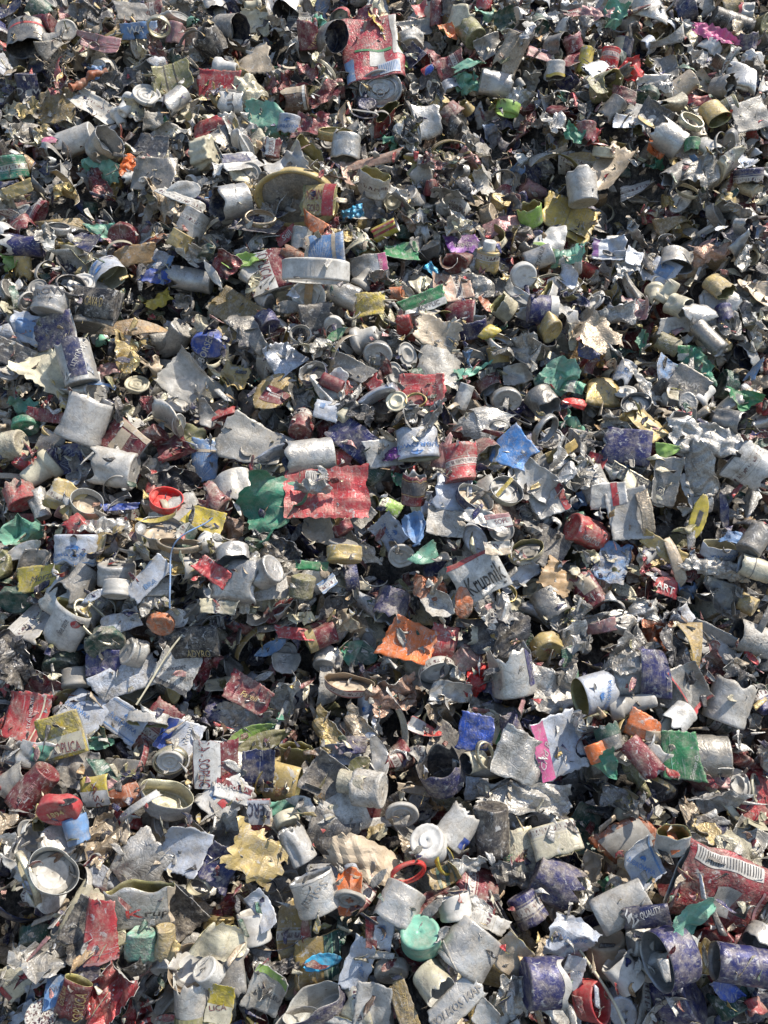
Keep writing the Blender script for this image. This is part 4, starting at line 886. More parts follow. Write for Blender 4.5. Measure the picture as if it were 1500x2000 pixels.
S;455;1545;66;34;-20;12;wht;s;white pouch with maroon lettered stripe;;b=[(-.5,.5,.1,.4,'mar')],t=[("DKA POLSKA",'wht',0,-6,7,-10,1)]
B;507;1590;46;44;3;8;red;w;red sleeve with pale blue panel and upside down letters;red ZERO sleeve;b=[(-.5,.5,-.2,.38,'wbl')],t=[("ZERO",'nvy',0,-6,14,182,1)],sq=.7
S;553;1580;64;36;5;20;mnt;s;frosted pale green crumpled plastic chunk;;crump=.6,m='film'
S;600;1580;30;80;60;15;wht;s;white curved sliver standing below gold sleeve;;shape='leaf'
C;560;1600;30;46;-60;40;crm;s;pale round knob under green chunk;;m='plastic'
F;500;1670;110;90;-25;8;gld;k;torn gold foil paper with brown lettering;torn gold paper;jag=.3,crump=.5,m='paint',t=[("SOI",'dgo',-30,-22,8,60,0)]
S;640;1630;90;80;-25;8;dgr;s;black and cream scorched square plate;black scorched plate;m='dirty'
F;715;1680;76;130;75;8;bge;k;tall crumpled beige paper;tall beige paper;m='plastic',crump=.6
C;580;1650;70;50;-60;10;sil;s;shiny crushed silver bottle neck;;dents=3
D;785;1590;62;14;-90;66;lgr;w;grey disc with blue tinted concentric rings;blue tinted disc;
C;838;1650;60;66;110;48;wht;w;white plastic cap with a small raised centre;white raised cap;m='plastic',noz=2
C;892;1615;76;66;-130;15;lgr;s;crushed silver square bottle end with blue stripe;;b=[(.1,.4,.2,.5,'blu')],dents=2
C;960;1620;90;66;92;0;gbk;d;soot black ribbed rubber cap;soot black cap;
B;1012;1660;84;44;-85;12;crm;s;cream strip with green numerals standing on end;cream numeral strip;t=[("MUN",'grn',-10,20,9,85,0)],sq=.9,m='dirty'
T;1085;1640;70;76;-75;30;crm;g;cream dusty sleeve with flattened gold mouth;flattened cream sleeve;sq=.6
S;1140;1620;66;90;-20;8;dkg;s;dark green card with white arrow marks;dark green card;t=[("X",'mnt',-14,10,12,-50,1)],curl=.6
B;560;1735;2;2;0;0;gry;s;x;;skip=1
O;797;1704;66;6;-70;58;brd;s;bright red plastic ring;bright red ring;m='plastic',split=1
O;868;1680;50;8;30;40;yel;s;thin yellow ring behind white raised cap;;
S;868;1710;74;40;28;15;dgo;g;gold cap with dark green embossed stripes;;curl=1.2,b=[(-.25,-.15,-.5,.5,'dkg'),(-.02,.12,-.5,.5,'dkg'),(.28,.36,-.5,.5,'dkg')]
F;912;1690;34;60;-80;12;lgr;s;grey twisted foil stick;;crump=1.1
F;1005;1710;90;46;-10;12;gry;s;rumpled grey metallic rosette;;crump=1,m='foil'
T;780;1770;84;80;-120;30;lgr;w;large open silver sleeve with a pale blue liner;large open silver sleeve;lin=1
C;822;1832;70;72;97;42;mnt;s;mint green round plastic cap;mint green cap;m='plastic'
F;855;1765;50;76;-70;12;mar;s;brownish red crusty lump above the mint green cap;;crump=.6,m='dirty'
F;915;1770;40;86;65;12;lgr;s;pale pinkish crumpled spoon shape;;crump=.6
C;888;1770;44;60;-80;20;lgr;s;plain grey white cap behind crusty lump;;m='plastic'
T;1085;1725;92;80;-25;8;ind;s;violet dusty torn sleeve leaning right;lower violet sleeve;tear=.25
T;1030;1775;56;60;-60;20;ind;s;violet crumpled sleeve with grey rim;;dents=2
T;918;1855;90;90;-130;20;lgr;d;white sheet like square sleeve with a black mouth;white square mouth sleeve;sq=.35
S;955;1800;30;76;65;10;lgr;s;light folded white strip propped on white square sleeve;;
S;1000;1865;70;66;-40;12;bge;g;tan folded triangular shard;tan triangular shard;folds=1
C;615;1745;72;74;-70;5;lgr;s;white sleeve with upside down Soleil script;white Soleil sleeve;t=[("Soleil",'gry',2,-8,15,-115,2)],sq=.4,b=[(-.42,-.4,-.5,.5,'gry')]
S;680;1740;60;86;-15;10;org;k;orange brown torn strip beside a grey wheel disc;;shape='oval'
D;683;1755;60;14;-100;55;mid;w;grey disc with a brown cross shaped hole;cross hole disc;cross=1
B;1090;1830;2;2;0;0;gry;s;x;;skip=1
F;1115;1835;96;84;-20;8;wbl;s;crumpled white packet with blue bison logo;crumpled bison packet;m='paint',crump=.5,Z=(-4,0,175,10)
C;1215;1770;108;66;28;3;lgr;s;silver rectangular rounded tube with flat shaded end;silver rectangular tube;sq=.25,tear=0,facet=.025,dents=0
B;1262;1790;90;36;12;12;nvy;g;navy strip curled over with letters W QUALITY;navy W strip;sq=.5,t=[("W",'wht',-30,6,16,-25,1),("QUALITY",'wht',8,-8,7,20,0)]
C;1250;1835;36;56;175;5;lgr;s;small grey square plug under the navy strip;;m='plastic'
T;1310;1868;70;104;-175;22;ind;s;large violet dusty bottle cap with shadowed mouth;large violet cap;sq=.1,dents=0,facet=.02,tear=.02,m='paint'
C;1325;1950;84;92;30;34;ind;s;lower violet dusty crushed cap;lower crushed violet cap;dents=2,sq=.15,facet=.04,tear=.05,m='paint'
C;1450;1885;110;70;-8;3;ind;s;violet flat cylinder at the right edge;violet cylinder;sq=.1,facet=.02,dents=0,tear=.02,m='paint'
T;1490;1840;50;66;-150;30;lgr;s;grey sleeve mouth cut by the right edge;;
A2;1400;1735;150;110;-25;0;red;s;flattened dark red beverage can with a barcode patch;flattened red can;
R;1360;1790;110;90;-20;6;mnt;s;big mint green rag draped in front of the red can;big mint rag;crump=.6,jag=.2
S;1255;1680;66;90;20;12;wbl;s;white half sleeve with blue bison print at lower right;lower right bison sleeve;Z=(0,8,-30,9),curl=.9,b=[(.36,.42,-.5,.5,'lbl')]
T;1315;1640;66;56;95;35;wht;g;upright pointed oval sleeve with olive lining and orange tongue;orange tongue sleeve;sq=.4
S;1315;1640;18;44;0;40;org;s;orange tongue of plastic inside an oval sleeve;;
S;1225;1640;110;60;30;10;rus;s;orange edged grey cloth like scrap;;b=[(-.4,.4,-.3,.35,'mid')],jag=.1
R;1160;1690;50;70;-10;12;bge;k;tan waxy crumpled shell at lower right;;crump=.4
S;1460;1640;66;60;-40;12;mid;s;grey curved plate at the lower right edge;;curl=.6
F;1440;1690;90;110;-40;10;crm;s;cream and silver shattered foil mass;;crump=1,m='foil'
C;1185;1860;70;70;100;12;bge;w;beige ribbed plastic screw closure;beige ribbed closure;m='plastic'
C;1218;1900;56;56;-50;12;lgr;w;grey smooth plastic barrel under the ribbed closure;;m='plastic'
T;1155;1955;56;72;20;40;red;s;matte red thick ring shaped cap;matte red thick cap;m='plastic',i='red'
V;1180;1930;160;6;-62;0;crm;s;slim curved wooden stick at the bottom right;slim wooden stick;stick=2
S;1425;1900;60;26;-50;15;brn;s;brown torn strip below the violet cylinder;;
S;1420;1935;66;36;-20;12;blu;s;shiny deep blue torn metal tail;;shape='leaf'
T;275;1765;84;100;95;12;lgr;g;squashed silver sleeve with red and black Krup lettering;Krup lettered sleeve;sq=.75,t=[("K",'brd',-4,14,18,3,1),("rup",'blk',19,14,14,3,1)],b=[(-.5,.5,.32,.5,'bge')]
S;195;1820;110;66;-85;4;red;s;bright red tall flat sleeve with white lines;bright red flat sleeve;b=[(.34,.35,-.4,.4,'rse'),(.46,.5,-.5,.5,'rse')],corner=.06,crump=.06,m='paint',folds=0
S;170;1905;36;40;-88;8;nvy;s;dark blue tab below the bright red flat sleeve;;
C;275;1845;60;52;85;12;mnt;d;mint green dented cap set in a dark cup;mint dented cap;sq=.4,dents=2
T;265;1870;50;60;110;30;blk;d;black cup holding a mint green dented cap;;
C;322;1840;60;38;90;5;gld;g;pale gold cylindrical nozzle cap;pale gold nozzle;
T;103;1703;70;90;50;52;wht;w;white round cap filled by a white liner;white filled cap;lin=1
O;55;1715;90;12;-160;40;crm;c;cream bent band looped at left of white filled cap;;sq=.3
S;275;1685;120;90;-35;8;lgr;s;sunlit white and black scuffed square foil;sunlit scuffed foil;m='foil',crump=.3,corner=.12
S;360;1660;90;90;-20;8;wbl;s;dusty pale blue plate in the lower left;dusty pale blue plate;crump=.06,m='paint',folds=0
S;155;1790;110;60;65;12;crm;s;creamy clear pleated film strip;;m='clear',folds=1
S;165;1800;70;90;-30;10;gbk;s;black sooty leathery plate behind the red sleeve;;m='dirty'
C;68;1830;44;56;-80;45;dkg;s;dark green glassy dome cap;dark glassy dome;
S;75;1900;56;100;-5;8;wbl;s;white tall sleeve with blue vertical lettering;tall bison sleeve;Z=(0,0,75,10),b=[(-.5,.5,.3,.34,'lbl'),(-.5,.5,.38,.42,'lbl')],shape='tri'
C;112;1645;36;70;60;30;lgr;s;grey ribbed lid edge under the red 1894 cap;;
C;150;1620;50;44;-70;10;lbl;s;steel blue plastic cap under the red cap;;m='plastic'
S;120;1935;66;50;10;12;lbl;s;steel blue sheet with embossed INVSETIL letters;;t=[("INVSETIL",'nvy',0,-4,9,8,0)]
F;205;1940;110;100;40;6;red;s;shiny red and white crumpled foil wrapper;shiny red wrapper;crump=.9,i='w'
B;143;1950;90;46;72;12;mar;g;maroon sleeve with gold SOPLICA letters along it;gold lettered SOPLICA sleeve;sq=.6,t=[("SOPLICA",'gld',8,10,13,75,0),("Gold Line",'gld',-8,-10,8,75,0)]
S;25;1915;70;60;40;12;crm;s;cream pouch with red and black print at the left edge;;t=[("ullens",'dgr',0,0,9,30,0)],b=[(-.5,-.3,-.4,.4,'red')]
S;40;1980;60;26;35;15;wbl;s;blue and white strip end at the bottom left;;
C;85;1985;50;60;100;40;wht;s;white dome with fine radiating ribs at the bottom;;
F;430;1840;76;96;70;8;crm;g;round cream gold crushed capsule face;cream gold capsule;m='paint',crump=.4,shape='oval'
T;372;1890;50;84;100;50;crm;k;open cream cup with orange brown stain;orange stained cup;lin=1
C;375;1955;80;66;-85;10;lgr;w;squared grey block with olive foot;squared grey block;b=[(.3,.5,-.5,.5,'olv')]
S;430;1960;50;80;-12;8;yel;s;bright yellow sleeve with white base and red letters;yellow LICA sleeve;b=[(-.5,.5,-.5,-.05,'crm')],t=[("LICA",'mar',-6,10,12,5,0)]
S;350;1780;90;80;-40;10;gbk;s;dark sooty square plate in the lower left middle;;m='dirty'
S;300;1660;2;2;0;0;gry;s;x;;skip=1
S;430;1690;70;80;-30;10;ind;s;indigo plate with dirt left of torn gold paper;;
C;497;1810;56;56;-80;10;lgr;w;grey plastic dome end below a blue scrap;;m='plastic'
S;510;1775;36;80;30;12;wbl;s;narrow twisted sleeve with blue print;;curl=1
S;575;1825;70;110;0;12;dgo;g;tall gold brown ribbed half shell;gold ribbed half shell;curl=1.4,curla=0.0,shape='oval'
S;598;1830;20;96;0;25;mar;s;dark red edge behind the gold ribbed half shell;;shape='leaf'
S;620;1880;84;110;10;8;dgo;k;gold brown torn carton with green side stripe;gold brown carton;b=[(.15,.5,-.5,.5,'dkg'),(.32,.34,-.5,.5,'mnt')]
S;630;1878;76;32;8;10;sky;s;bright sky blue cloth scrap;sky blue cloth;shape='oval',m='film',jag=.12
T;450;1890;90;44;-80;20;gry;s;two grey pinched tubes side by side;;sq=.5
F;550;1890;26;70;-70;12;gbk;d;black knurled rubber plug on its side;;
S;520;1935;84;80;-30;12;lgr;s;grey curved sheet with bright green border;green bordered sheet;b=[(-.5,.5,.32,.5,'lim')],t=[("LUBELSKA",'dgr',8,12,10,-33,1)],curl=.7
C;408;1900;44;50;120;30;wht;s;white ribbed cap piece in the lower left middle;;
T;620;1970;56;100;120;25;ind;w;violet shell shaped cap lying open at the bottom;violet shell cap;sq=.4
S;700;1885;50;110;-25;12;wbl;g;long white sleeve with olive mouth and blue print;long olive mouthed sleeve;curl=1,t=[("Zubr",'lbl',4,10,11,-80,1)]
S;725;1820;24;66;0;15;mar;s;dark red block beside blue printed scrap;;
S;750;1820;34;66;-10;12;wbl;s;bluish print scrap at the lower middle;;t=[("ZUB",'lbl',0,0,10,100,1)]
C;765;1895;36;66;-80;60;mid;w;grey dusty round disc cap at the bottom;grey dusty disc cap;
S;728;1968;60;90;-5;10;lgr;s;white rectangular speckled sheet at the bottom;;
S;790;1970;40;90;25;12;dgo;s;dark strip with gold stamped letters;;m='dirty',t=[("DISTO 1742",'gld',6,0,7,-78,0)]
T;848;1920;60;66;-30;52;crm;w;clear cup with nested pale rings;nested ring cup;lin=1
S;890;1960;110;44;40;12;lgr;s;long grey embossed plastic strip;long embossed strip;t=[("POLMOS MAN",'gry',4,2,13,35,1)]
C;1065;1920;80;90;178;8;ind;s;big violet drum cap with a pale rim;violet drum cap;b=[(-.5,-.3,-.5,.5,'lgr')],facet=.025,dents=0
K;1038;1930;110;14;-75;12;tan;k;tan narrow slat beside the violet drum cap;;
F;1005;1940;66;60;-10;12;lgr;s;crumpled white tissue foil at the bottom;;crump=1
S;950;1985;50;50;60;12;lgr;s;pale sheet corner at the bottom edge;;
S;1120;1900;40;66;-15;12;wbl;s;bluish white worn cap with blue letters at the bottom;;t=[("ZUBR",'lbl',0,0,9,-5,0)]
V;350;1090;180;3;75;0;lbl;s;thin pale blue string hanging in a curve;blue string;string=1
'''
# ------------------------------------------------------------------ height field the pieces rest on
CELL = .0025; X0, X1, U0, U1 = -.74, .74, -.56, .98
NX, NU = int((X1-X0)/CELL), int((U1-U0)/CELL)
gx = X0 + (np.arange(NX)+.5)*CELL; gu = U0 + (np.arange(NU)+.5)*CELL
GX, GU = np.meshgrid(gx, gu, indexing='ij')
def relief(x, u):
    h = .018*np.sin(x*9+1.3)*np.sin(u*8+.4) + .010*np.sin(x*21+u*13)+ .005*np.sin(u*27-x*11+2)
    def g(px, py, a, r, ry=None):
        (cx, cu, _), _t = at(px, py); ry = ry or r
        return a*np.exp(-((x-cx)/r)**2-((u-cu)/ry)**2)
    h = h + g(330, 1090, .040, .16, .05) + g(330, 1330, -.06, .17, .08) + g(620, 300, .028, .12, .06) + g(640, 500, .018, .1, .04)
    h = h + g(560, 1420, -.02, .1, .05) + g(250, 1800, .015, .1, .06) + g(1250, 400, -.04, .14, .06) + g(1350, 40, -.03, .2, .08) + g(1380, 900, .02, .1, .05)
    h = h + g(900, 880, .015, .1, .05)+ g(1000, 300, -.025, .1, .04) + g(1250, 1560, -.015, .1, .03)
    return h - .035
Hm = relief(GX, GU)
def cells(p):
    i = np.clip(((p[:, 0]-X0)/CELL).astype(int), 1, NX-2); j = np.clip(((p[:, 1]-U0)/CELL).astype(int), 1, NU-2)
    return i, j
def drop(Rv, x, u, q):
    p = Rv + np.array([x, u, 0]); i, j = cells(p)
    return np.quantile(Hm[i, j] - p[:, 2], q)
def stamp(Rv, x, u, n):
    p = Rv + np.array([x, u, n]); i, j = cells(p)
    for di in (-1, 0, 1):
        for dj in (-1, 0, 1):
            np.maximum.at(Hm, (i+di, j+dj), p[:, 2] - (.0008 if di or dj else 0))
def pts(v, k=500):
    return v if len(v) <= k else v[::len(v)//k+1]
def frame_from(Z, Y0):
    Z = Z/np.linalg.norm(Z); Y = Y0 - (Y0 @ Z)*Z; Y /= np.linalg.norm(Y); X = np.cross(Y, Z)
    return np.stack([X, Y, Z], 1)           # columns: local axes in world

KINDN = dict(S=('metal_shard', 'metal shard'), K=('metal_strip', 'metal strip'), B=('flattened_sleeve', 'bottle sleeve'), T=('open_cap', 'bottle cap'), C=('bottle_cap', 'bottle cap'),
 F=('crumpled_foil', 'foil scrap'), R=('plastic_film', 'plastic film'), D=('round_disc', 'disc'), O=('hoop', 'ring'), P=('plastic_stopper', 'stopper'),
 V=('stick', 'stick'), A=('beverage_can', 'can'), A2=('flattened_can', 'can'))
def setp(o, label=None, cat=None, group=None, kind=None):
    for k, v in (('label', label), ('category', cat), ('group', group), ('kind', kind)):
        if v: o[k] = v
def color_of(o, c, jit=None):
    c = np.array(c)
    if jit is not None: c = c*jit
    o.color = (*[float(min(max(q, 0), 1)) for q in c], 1)
def link(name, me, parent=None):
    o = bpy.data.objects.new(name, me); col.objects.link(o)
    if parent is not None: o.parent = parent
    return o
def patch(o, name, P, closed, fa, fb, ca, off=.00035, n=(14, 14), colr=(.5,.5,.5), mapuv=None):
    if n == (14, 14): n = (max(4, int(abs(fa[1]-fa[0])*40)+2), max(4, int(abs(fb[1]-fb[0])*44)+2))
    A, B = np.meshgrid(np.linspace(*fa, n[0]), np.linspace(*fb, n[1]), indexing='ij')
    u, v = mapuv(A, B); Q = sample(P, u, v, closed, off)
    nu, nv = Q.shape[:2]; I, J = np.meshgrid(np.arange(nu-1), np.arange(nv-1), indexing='ij')
    q = np.stack([I*nv+J, (I+1)*nv+J, (I+1)*nv+J+1, I*nv+J+1], -1).reshape(-1, 4)
    if closed: q = q[:, ::-1]
    ch = link(name, mesh(name, Q.reshape(-1, 3), q, np.zeros(len(q), int), [M['ink'] if ca is None else ca]), o); color_of(ch, colr); return ch
BISON = [(-.9,.1),(-.75,.45),(-.4,.62),(-.1,.95),(.3,.8),(.75,.55),(.95,.2),(1.05,-.3),(.92,-.32),(.85,0),(.78,-.7),(.6,-.7),(.55,-.2),(.2,-.25),(-.05,-.25),(-.12,-.75),(-.3,-.75),(-.35,-.2),(-.6,-.3),(-.95,-.45),(-1.1,-.15)]
def glyphs(o, name, v, f, P, closed, mapuv, off, colr):
    u, w = mapuv(v[:, 0], v[:, 1]); Q = sample(P, u, w, closed, off)
    me = bpy.data.meshes.new(name); me.from_pydata([tuple(x) for x in Q], [], f); me.materials.append(M['ink'])
    ch = link(name, me, o); color_of(ch, colr); return ch

heroes = []; rng0 = np.random.default_rng(7)
MAT_FOR = dict(S='paint', K='paint', B='paint', T='paint', C='paint', F='foil', R='film', D='plastic', O='bare', P='plastic')
def build_piece(ty, Lm, Wm, rng, ex, px=None):
    """returns grid, closed flag, nominal (long, wide), wall fraction for prints"""
    g = ex.get
    if ty in 'SKFR':
        kw = dict(n=17, jag=g('jag', .075), corner=g('corner', .11), curl=g('curl', rng.uniform(.2, .5 if (g('t') or g('Z')) else 1.0)*rng.choice([-1, 1])), curla=g('curla'), folds=g('folds', 0 if (g('t') or g('Z')) else int(rng.random() < .35)), fa=50, crump=g('crump', rng.uniform(.03, .10) if (g('t') or g('Z') or g('b')) else rng.uniform(.08, .24)), shape=g('shape', 'rect'), ripple=g('ripple', .3))
        if ty == 'K': kw.update(n=13, jag=.03, folds=g('folds', 1), fa=60)
        if ty == 'F': kw.update(n=26, jag=g('jag', .13), folds=g('folds', 2), fa=45, crump=g('crump', .8))
        if ty == 'R': kw.update(n=30, jag=g('jag', .13)*.75, corner=.2, shape=g('shape', str(rng.choice(['rect', 'tri', 'rect', 'oval']))), curl=rng.uniform(.4, 1.1), folds=g('folds', 2), fa=60, crump=g('crump', .5)*1.25, ripple=.5)
        if px and ty in 'SK': kw['n'] = 22
        return sheet(rng, Lm, Wm, **kw), False
    R = Wm/2; sq = g('sq', rng.uniform(.02, .14)); dents = g('dents', int(rng.integers(0, 3))); fc = g('facet', rng.uniform(.03, .085) if g('m') != 'plastic' else .01)
    if ty == 'B':
        prof = [(R, t/9*Lm) for t in range(10)]; return lathe(rng, prof, 40, sq=sq, dents=dents, damp=.16, tear=.1, wob=.02, facet=fc), True
    if ty in 'TC':
        P = lathe(rng, capprof(R, Lm), 40, sq=sq, sq2=sq*.8, dents=dents, damp=.34, facet=fc, tear=g('tear', rng.uniform(.03, .3) if g('m') != 'plastic' else 0), bend=g('bend', 0), lobes=g('lobes', 0), knurl=(.8, .97) if rng.random() < .5 else None)
        return P, True
    if ty == 'D':
        R = Lm/2; r = R; h = max(Wm, R*.16)*.6
        if g('big'): prof = [(r*.97, 0), (r, h*.4), (r, h), (r*.97, h*1.06), (r*.93, h), (r*.91, h*.55), (r*.88, h*.5), (r*.6, h*.5), (r*.3, h*.5), (.01*r, h*.5)]
        else: prof = [(r*.9, 0), (r*.99, h*.25), (r, h*.8), (r*.97, h), (r*.9, h*.95), (r*.86, h*.6), (r*.66, h*.6), (r*.62, h*.9), (r*.55, h*.9), (r*.5, h*.5), (r*.3, h*.5), (r*.26, h*.62), (.01*r, h*.62)]
        return lathe(rng, prof, 44, sq=g('sq', .05), wob=.015, dents=dents), True
    if ty == 'O':
        R = Lm/2; t = min(R*.12, .0022); h = Wm
        prof = [(R-t, 0), (R, h*.04), (R*1.005, h*.3), (R*1.005, h*.7), (R, h*.96), (R-t, h)]
        if g('m') == 'plastic' and g('big'):
            prof = [(R-t, 0), (R, h*.04), (R*1.005, h*.12), (R*1.005, h*.5), (R*1.005, h*.88), (R, h*.96), (R-t, h)]; return lathe(rng, prof, 104, sq=g('sq', .04), wob=.01, knurl=(.08, .92)), True
        return lathe(rng, prof, 44, sq=g('sq', .1), wob=.05), True
    if ty == 'P':
        H = Lm
        prof = [(R*.9, 0), (R, H*.03), (R, H*.22), (R*.93, H*.26), (R*.74, H*.3), (R*.72, H*.42), (R*.66, H*.46), (R*.64, H*.7), (R*.6, H*.9), (R*.56, H*.98), (R*.5, H), (R*.3, H), (R*.26, H*.9), (.01*R, H*.86)]
        return lathe(rng, prof, 40, sq=.03, wob=.01), True
def orient(ty, ang, tilt, rng, ex):
    a = math.radians(ang); A = camr*math.cos(a) + camu*math.sin(a); C = -camd
    if ty in 'SKFR':
        Zt = .55*C + .45*SN; Zt /= np.linalg.norm(Zt); X = A - (A @ Zt)*Zt; X /= np.linalg.norm(X); Y = np.cross(Zt, X)
        Rm = np.stack([X, Y, Zt], 1); t1 = math.radians(tilt)*rng.choice([-1, 1]); t2 = math.radians(rng.uniform(-12, 12))
        c, s = math.cos(t1), math.sin(t1); c2, s2 = math.cos(t2), math.sin(t2)
        return Rm @ np.array([[1,0,0],[0,c,-s],[0,s,c]]) @ np.array([[c2,0,s2],[0,1,0],[-s2,0,c2]])
    e = math.radians(min(tilt, 84)); Z = A*math.cos(e) + C*math.sin(e)
    if ty in 'TB' and ty == 'T': Z = -Z
    return frame_from(Z, C)
hero_mask = []
ncount = {}
def place_hero(line, idx):
    ty, x, y, Lp, Wp, ang, tilt, cn, inn, label, ref, exs = (line.split(';') + [''])[:12]
    ex = eval('dict(' + exs + ')') if exs.strip() else {}
    if ex.get('skip'): return
    x, y, Lp, Wp, ang, tilt = map(float, (x, y, Lp, Wp, ang, tilt))
    rng = np.random.default_rng(1000+idx)
    (sx, su_, _), dep = at(x, y); s = dep/1500.0
    base = ty
    e = math.radians(tilt)
    if ty in ('T', 'C', 'P'): Lr = (Lp - .5*Wp*math.sin(e))/max(.5, math.cos(e)) if tilt > 25 else Lp; Lr = max(Lr, Wp*.3)
    else: Lr = Lp
    if ty in 'SKFR': Lr *= 1.06; Wp *= 1.08
    if ty == 'V': return stick(x, y, Lp*s, Wp*s, ang, cn, label, ref, ex, rng, s)
    if ty[0] == 'A': return can(ty, x, y, Lp*s, ang, label, ref, rng, s)
    P, closed = build_piece(ty, Lr*s, Wp*s, rng, ex, px=1)
    mk = ex.get('m', MAT_FOR[ty])
    if mk == 'paint' and 'm' not in ex and 'b' not in ex and 't' not in ex and 'Z' not in ex and ty in 'SCTB' and rng.random() < .5: mk = ('label' if ty == 'S' else 'print') if rng.random() < .6 else 'dirty'
    if mk in ('paint', 'print', 'label') and 'm' not in ex and cn in ('sil', 'lgr', 'mid', 'gry') and rng.random() < .7: mk = 'alu'
    outer = M[mk]
    ik = ex.get('i', inn); innm = outer if (mk in ('plastic', 'film', 'clear') and inn in 'swk') or ik not in INN else M['in_'+ik]
    if ik == 'w': innm = M['in_w'] if mk != 'plastic' else outer
    th = .0004 if ty in 'SKFRBTC' else .0009
    if mk == 'plastic': th = .0012
    if mk in ('film', 'clear'): th = .00012
    v, f, mi = shell(P, th, closed)
    smooth = True
    if ty == 'F' or (ty == 'R' and mk != 'clear'): smooth = False
    nm, cat = KINDN[ty]
    if ty == 'B': nm, cat = 'flattened_sleeve', 'bottle sleeve'
    if ty in 'TC' and (Lr > Wp*1.05): nm, cat = 'metal_sleeve', 'bottle sleeve'
    if ty == 'S' and mk in ('film', 'clear'): nm, cat = 'plastic_film', 'plastic film'
    if ty == 'R' and 'cardboard' in label: nm, cat = 'torn_cardboard', 'cardboard'
    if ty == 'S' and nm == 'metal_shard':
        if 'plate' in label.split(): nm, cat = 'metal_plate', 'metal plate'
        elif 'sheet' in label.split(): nm, cat = 'metal_sheet', 'metal sheet'
    if 'paper' in label.split(): nm, cat = 'crumpled_paper', 'paper'
    me = mesh(nm, v, f, mi, [outer, innm], smooth)
    o = link(nm, me); color_of(o, CL[cn])
    Rm = orient(ty, ang, tilt, rng, ex)
    V = (FR @ Rm @ v.T).T; Vs = pts(V)
    q = ex.get('q', .86 if ty in 'SKFRD' else .80)
    if ty == 'O': q = .97
    n = 0
    for _ in range(4):
        (cx, cu, _n), _t = at(x, y, n); n2 = drop(Vs, cx, cu, q); n = .5*n + .5*n2 if _ else n2
    n = min(n, relief(*(at(x, y, n)[0][:2])) + .085)
    (cx, cu, _n), dep2 = at(x, y, n); stamp(Vs, cx, cu, n)
    wp = P0 + camr*cx + SU*cu + SN*n
    Mx = Matrix([[*Rm[i], wp[i]] for i in range(3)] + [[0, 0, 0, 1]]); o.matrix_world = Mx
    sc = dep2/dep
    o.scale = (sc, sc, sc)
    setp(o, label, cat)
    ncount[nm] = ncount.get(nm, 0)+1
    # prints
    LA = math.radians(ang + (180 if ty == 'T' else 0)); Lm, Wm = Lr*s, Wp*s
    npf = P.shape[1]
    if closed:
        wall = 9/(npf-1); round_ = ex.get('sq', .1) < .3
        def mp(a, b):
            bb = np.clip(2*b, -1, 1)
            du = np.arcsin(bb)/(2*math.pi) if round_ else bb*.25
            return .25 - du, (.5 + a)*wall
    else:
        def mp(a, b): return .5 + a*.98, .5 + b*.98
    if ty in 'SKFRBTC':
        for (a0, a1, b0, b1, cc) in ex.get('b', []):
            patch(o, 'printed_band', P, closed, (max(a0, -.497), min(a1, .497)), (max(b0, -.497), min(b1, .497)), None, th*.5+.0004, colr=CL[cc], mapuv=mp)
        def ptext(txt, cc, dx, dy, size, scr, bold, name='printed_text', poly=None, off=.0008):
            if poly is None: tv, tf = textmesh(txt, bold); k = size*s/.7
            else: tv = np.array(poly)[:, :2]*.9; tf = [tuple(range(len(poly)))]; k = size*s*.9
            rot = math.radians(scr) - LA; cr, sr = math.cos(rot), math.sin(rot)
            a = (dx*math.cos(LA) - dy*math.sin(LA))*s; b = (-dx*math.sin(LA) - dy*math.cos(LA))*s
            vx = (tv[:, 0]*cr - tv[:, 1]*sr)*k + a; vy = (tv[:, 0]*sr + tv[:, 1]*cr)*k + b
            fa = vx/Lm; fb = vy/Wm; lim = .485
            m = (np.abs(fa) < lim) & (np.abs(fb) < lim)
            tf2 = [t for t in tf if all(m[i] for i in t)]
            if tf2: glyphs(o, name, np.stack([np.clip(fa, -lim, lim), np.clip(fb, -lim, lim)], 1), tf2, P, closed, mp, th*.5+off, CL.get(cc, (.05, .17, .42)))
        for t in ex.get('t', []): ptext(*t)
        if 'Z' in ex:
            dx, dy, scr, size = ex['Z']; sa = math.radians(scr)
            ux, uy = -math.sin(sa), -math.cos(sa)
            ptext('ŻUBRÓWKA', 'x', dx - ux*size*.7, dy - uy*size*.7, size*.95, scr, 1)
            ptext('', 'x', dx + ux*size*1.1, dy + uy*size*1.1, size*1.0, scr, 0, 'bison_emblem', BISON)
        if ex.get('sun'):
            for k in range(13):
                aa = math.radians(20+12*k); r0, r1 = .12, .42
                patch(o, 'printed_ray', P, closed, (0, 1), (-.004, .004), None, th*.5+.0005, n=(5, 2), colr=CL['wbl'],
                      mapuv=lambda A, B, aa=aa: mp(-.12+(r0+(r1-r0)*A)*math.cos(aa)-B*math.sin(aa), -.45+(r0+(r1-r0)*A)*1.9*math.sin(aa)*.9+B*math.cos(aa)*2))
        if ex.get('fan'):
            for k in range(11):
                aa = math.radians(95-17*k)
                patch(o, 'printed_ray', P, closed, (.12, .5), (-.006, .006), None, th*.5+.0005, n=(7, 2), colr=CL['wbl'],
                      mapuv=lambda A, B, aa=aa: mp(-.05+A*math.cos(aa)-B*math.sin(aa), A*math.sin(aa)*.95+B*math.cos(aa)))
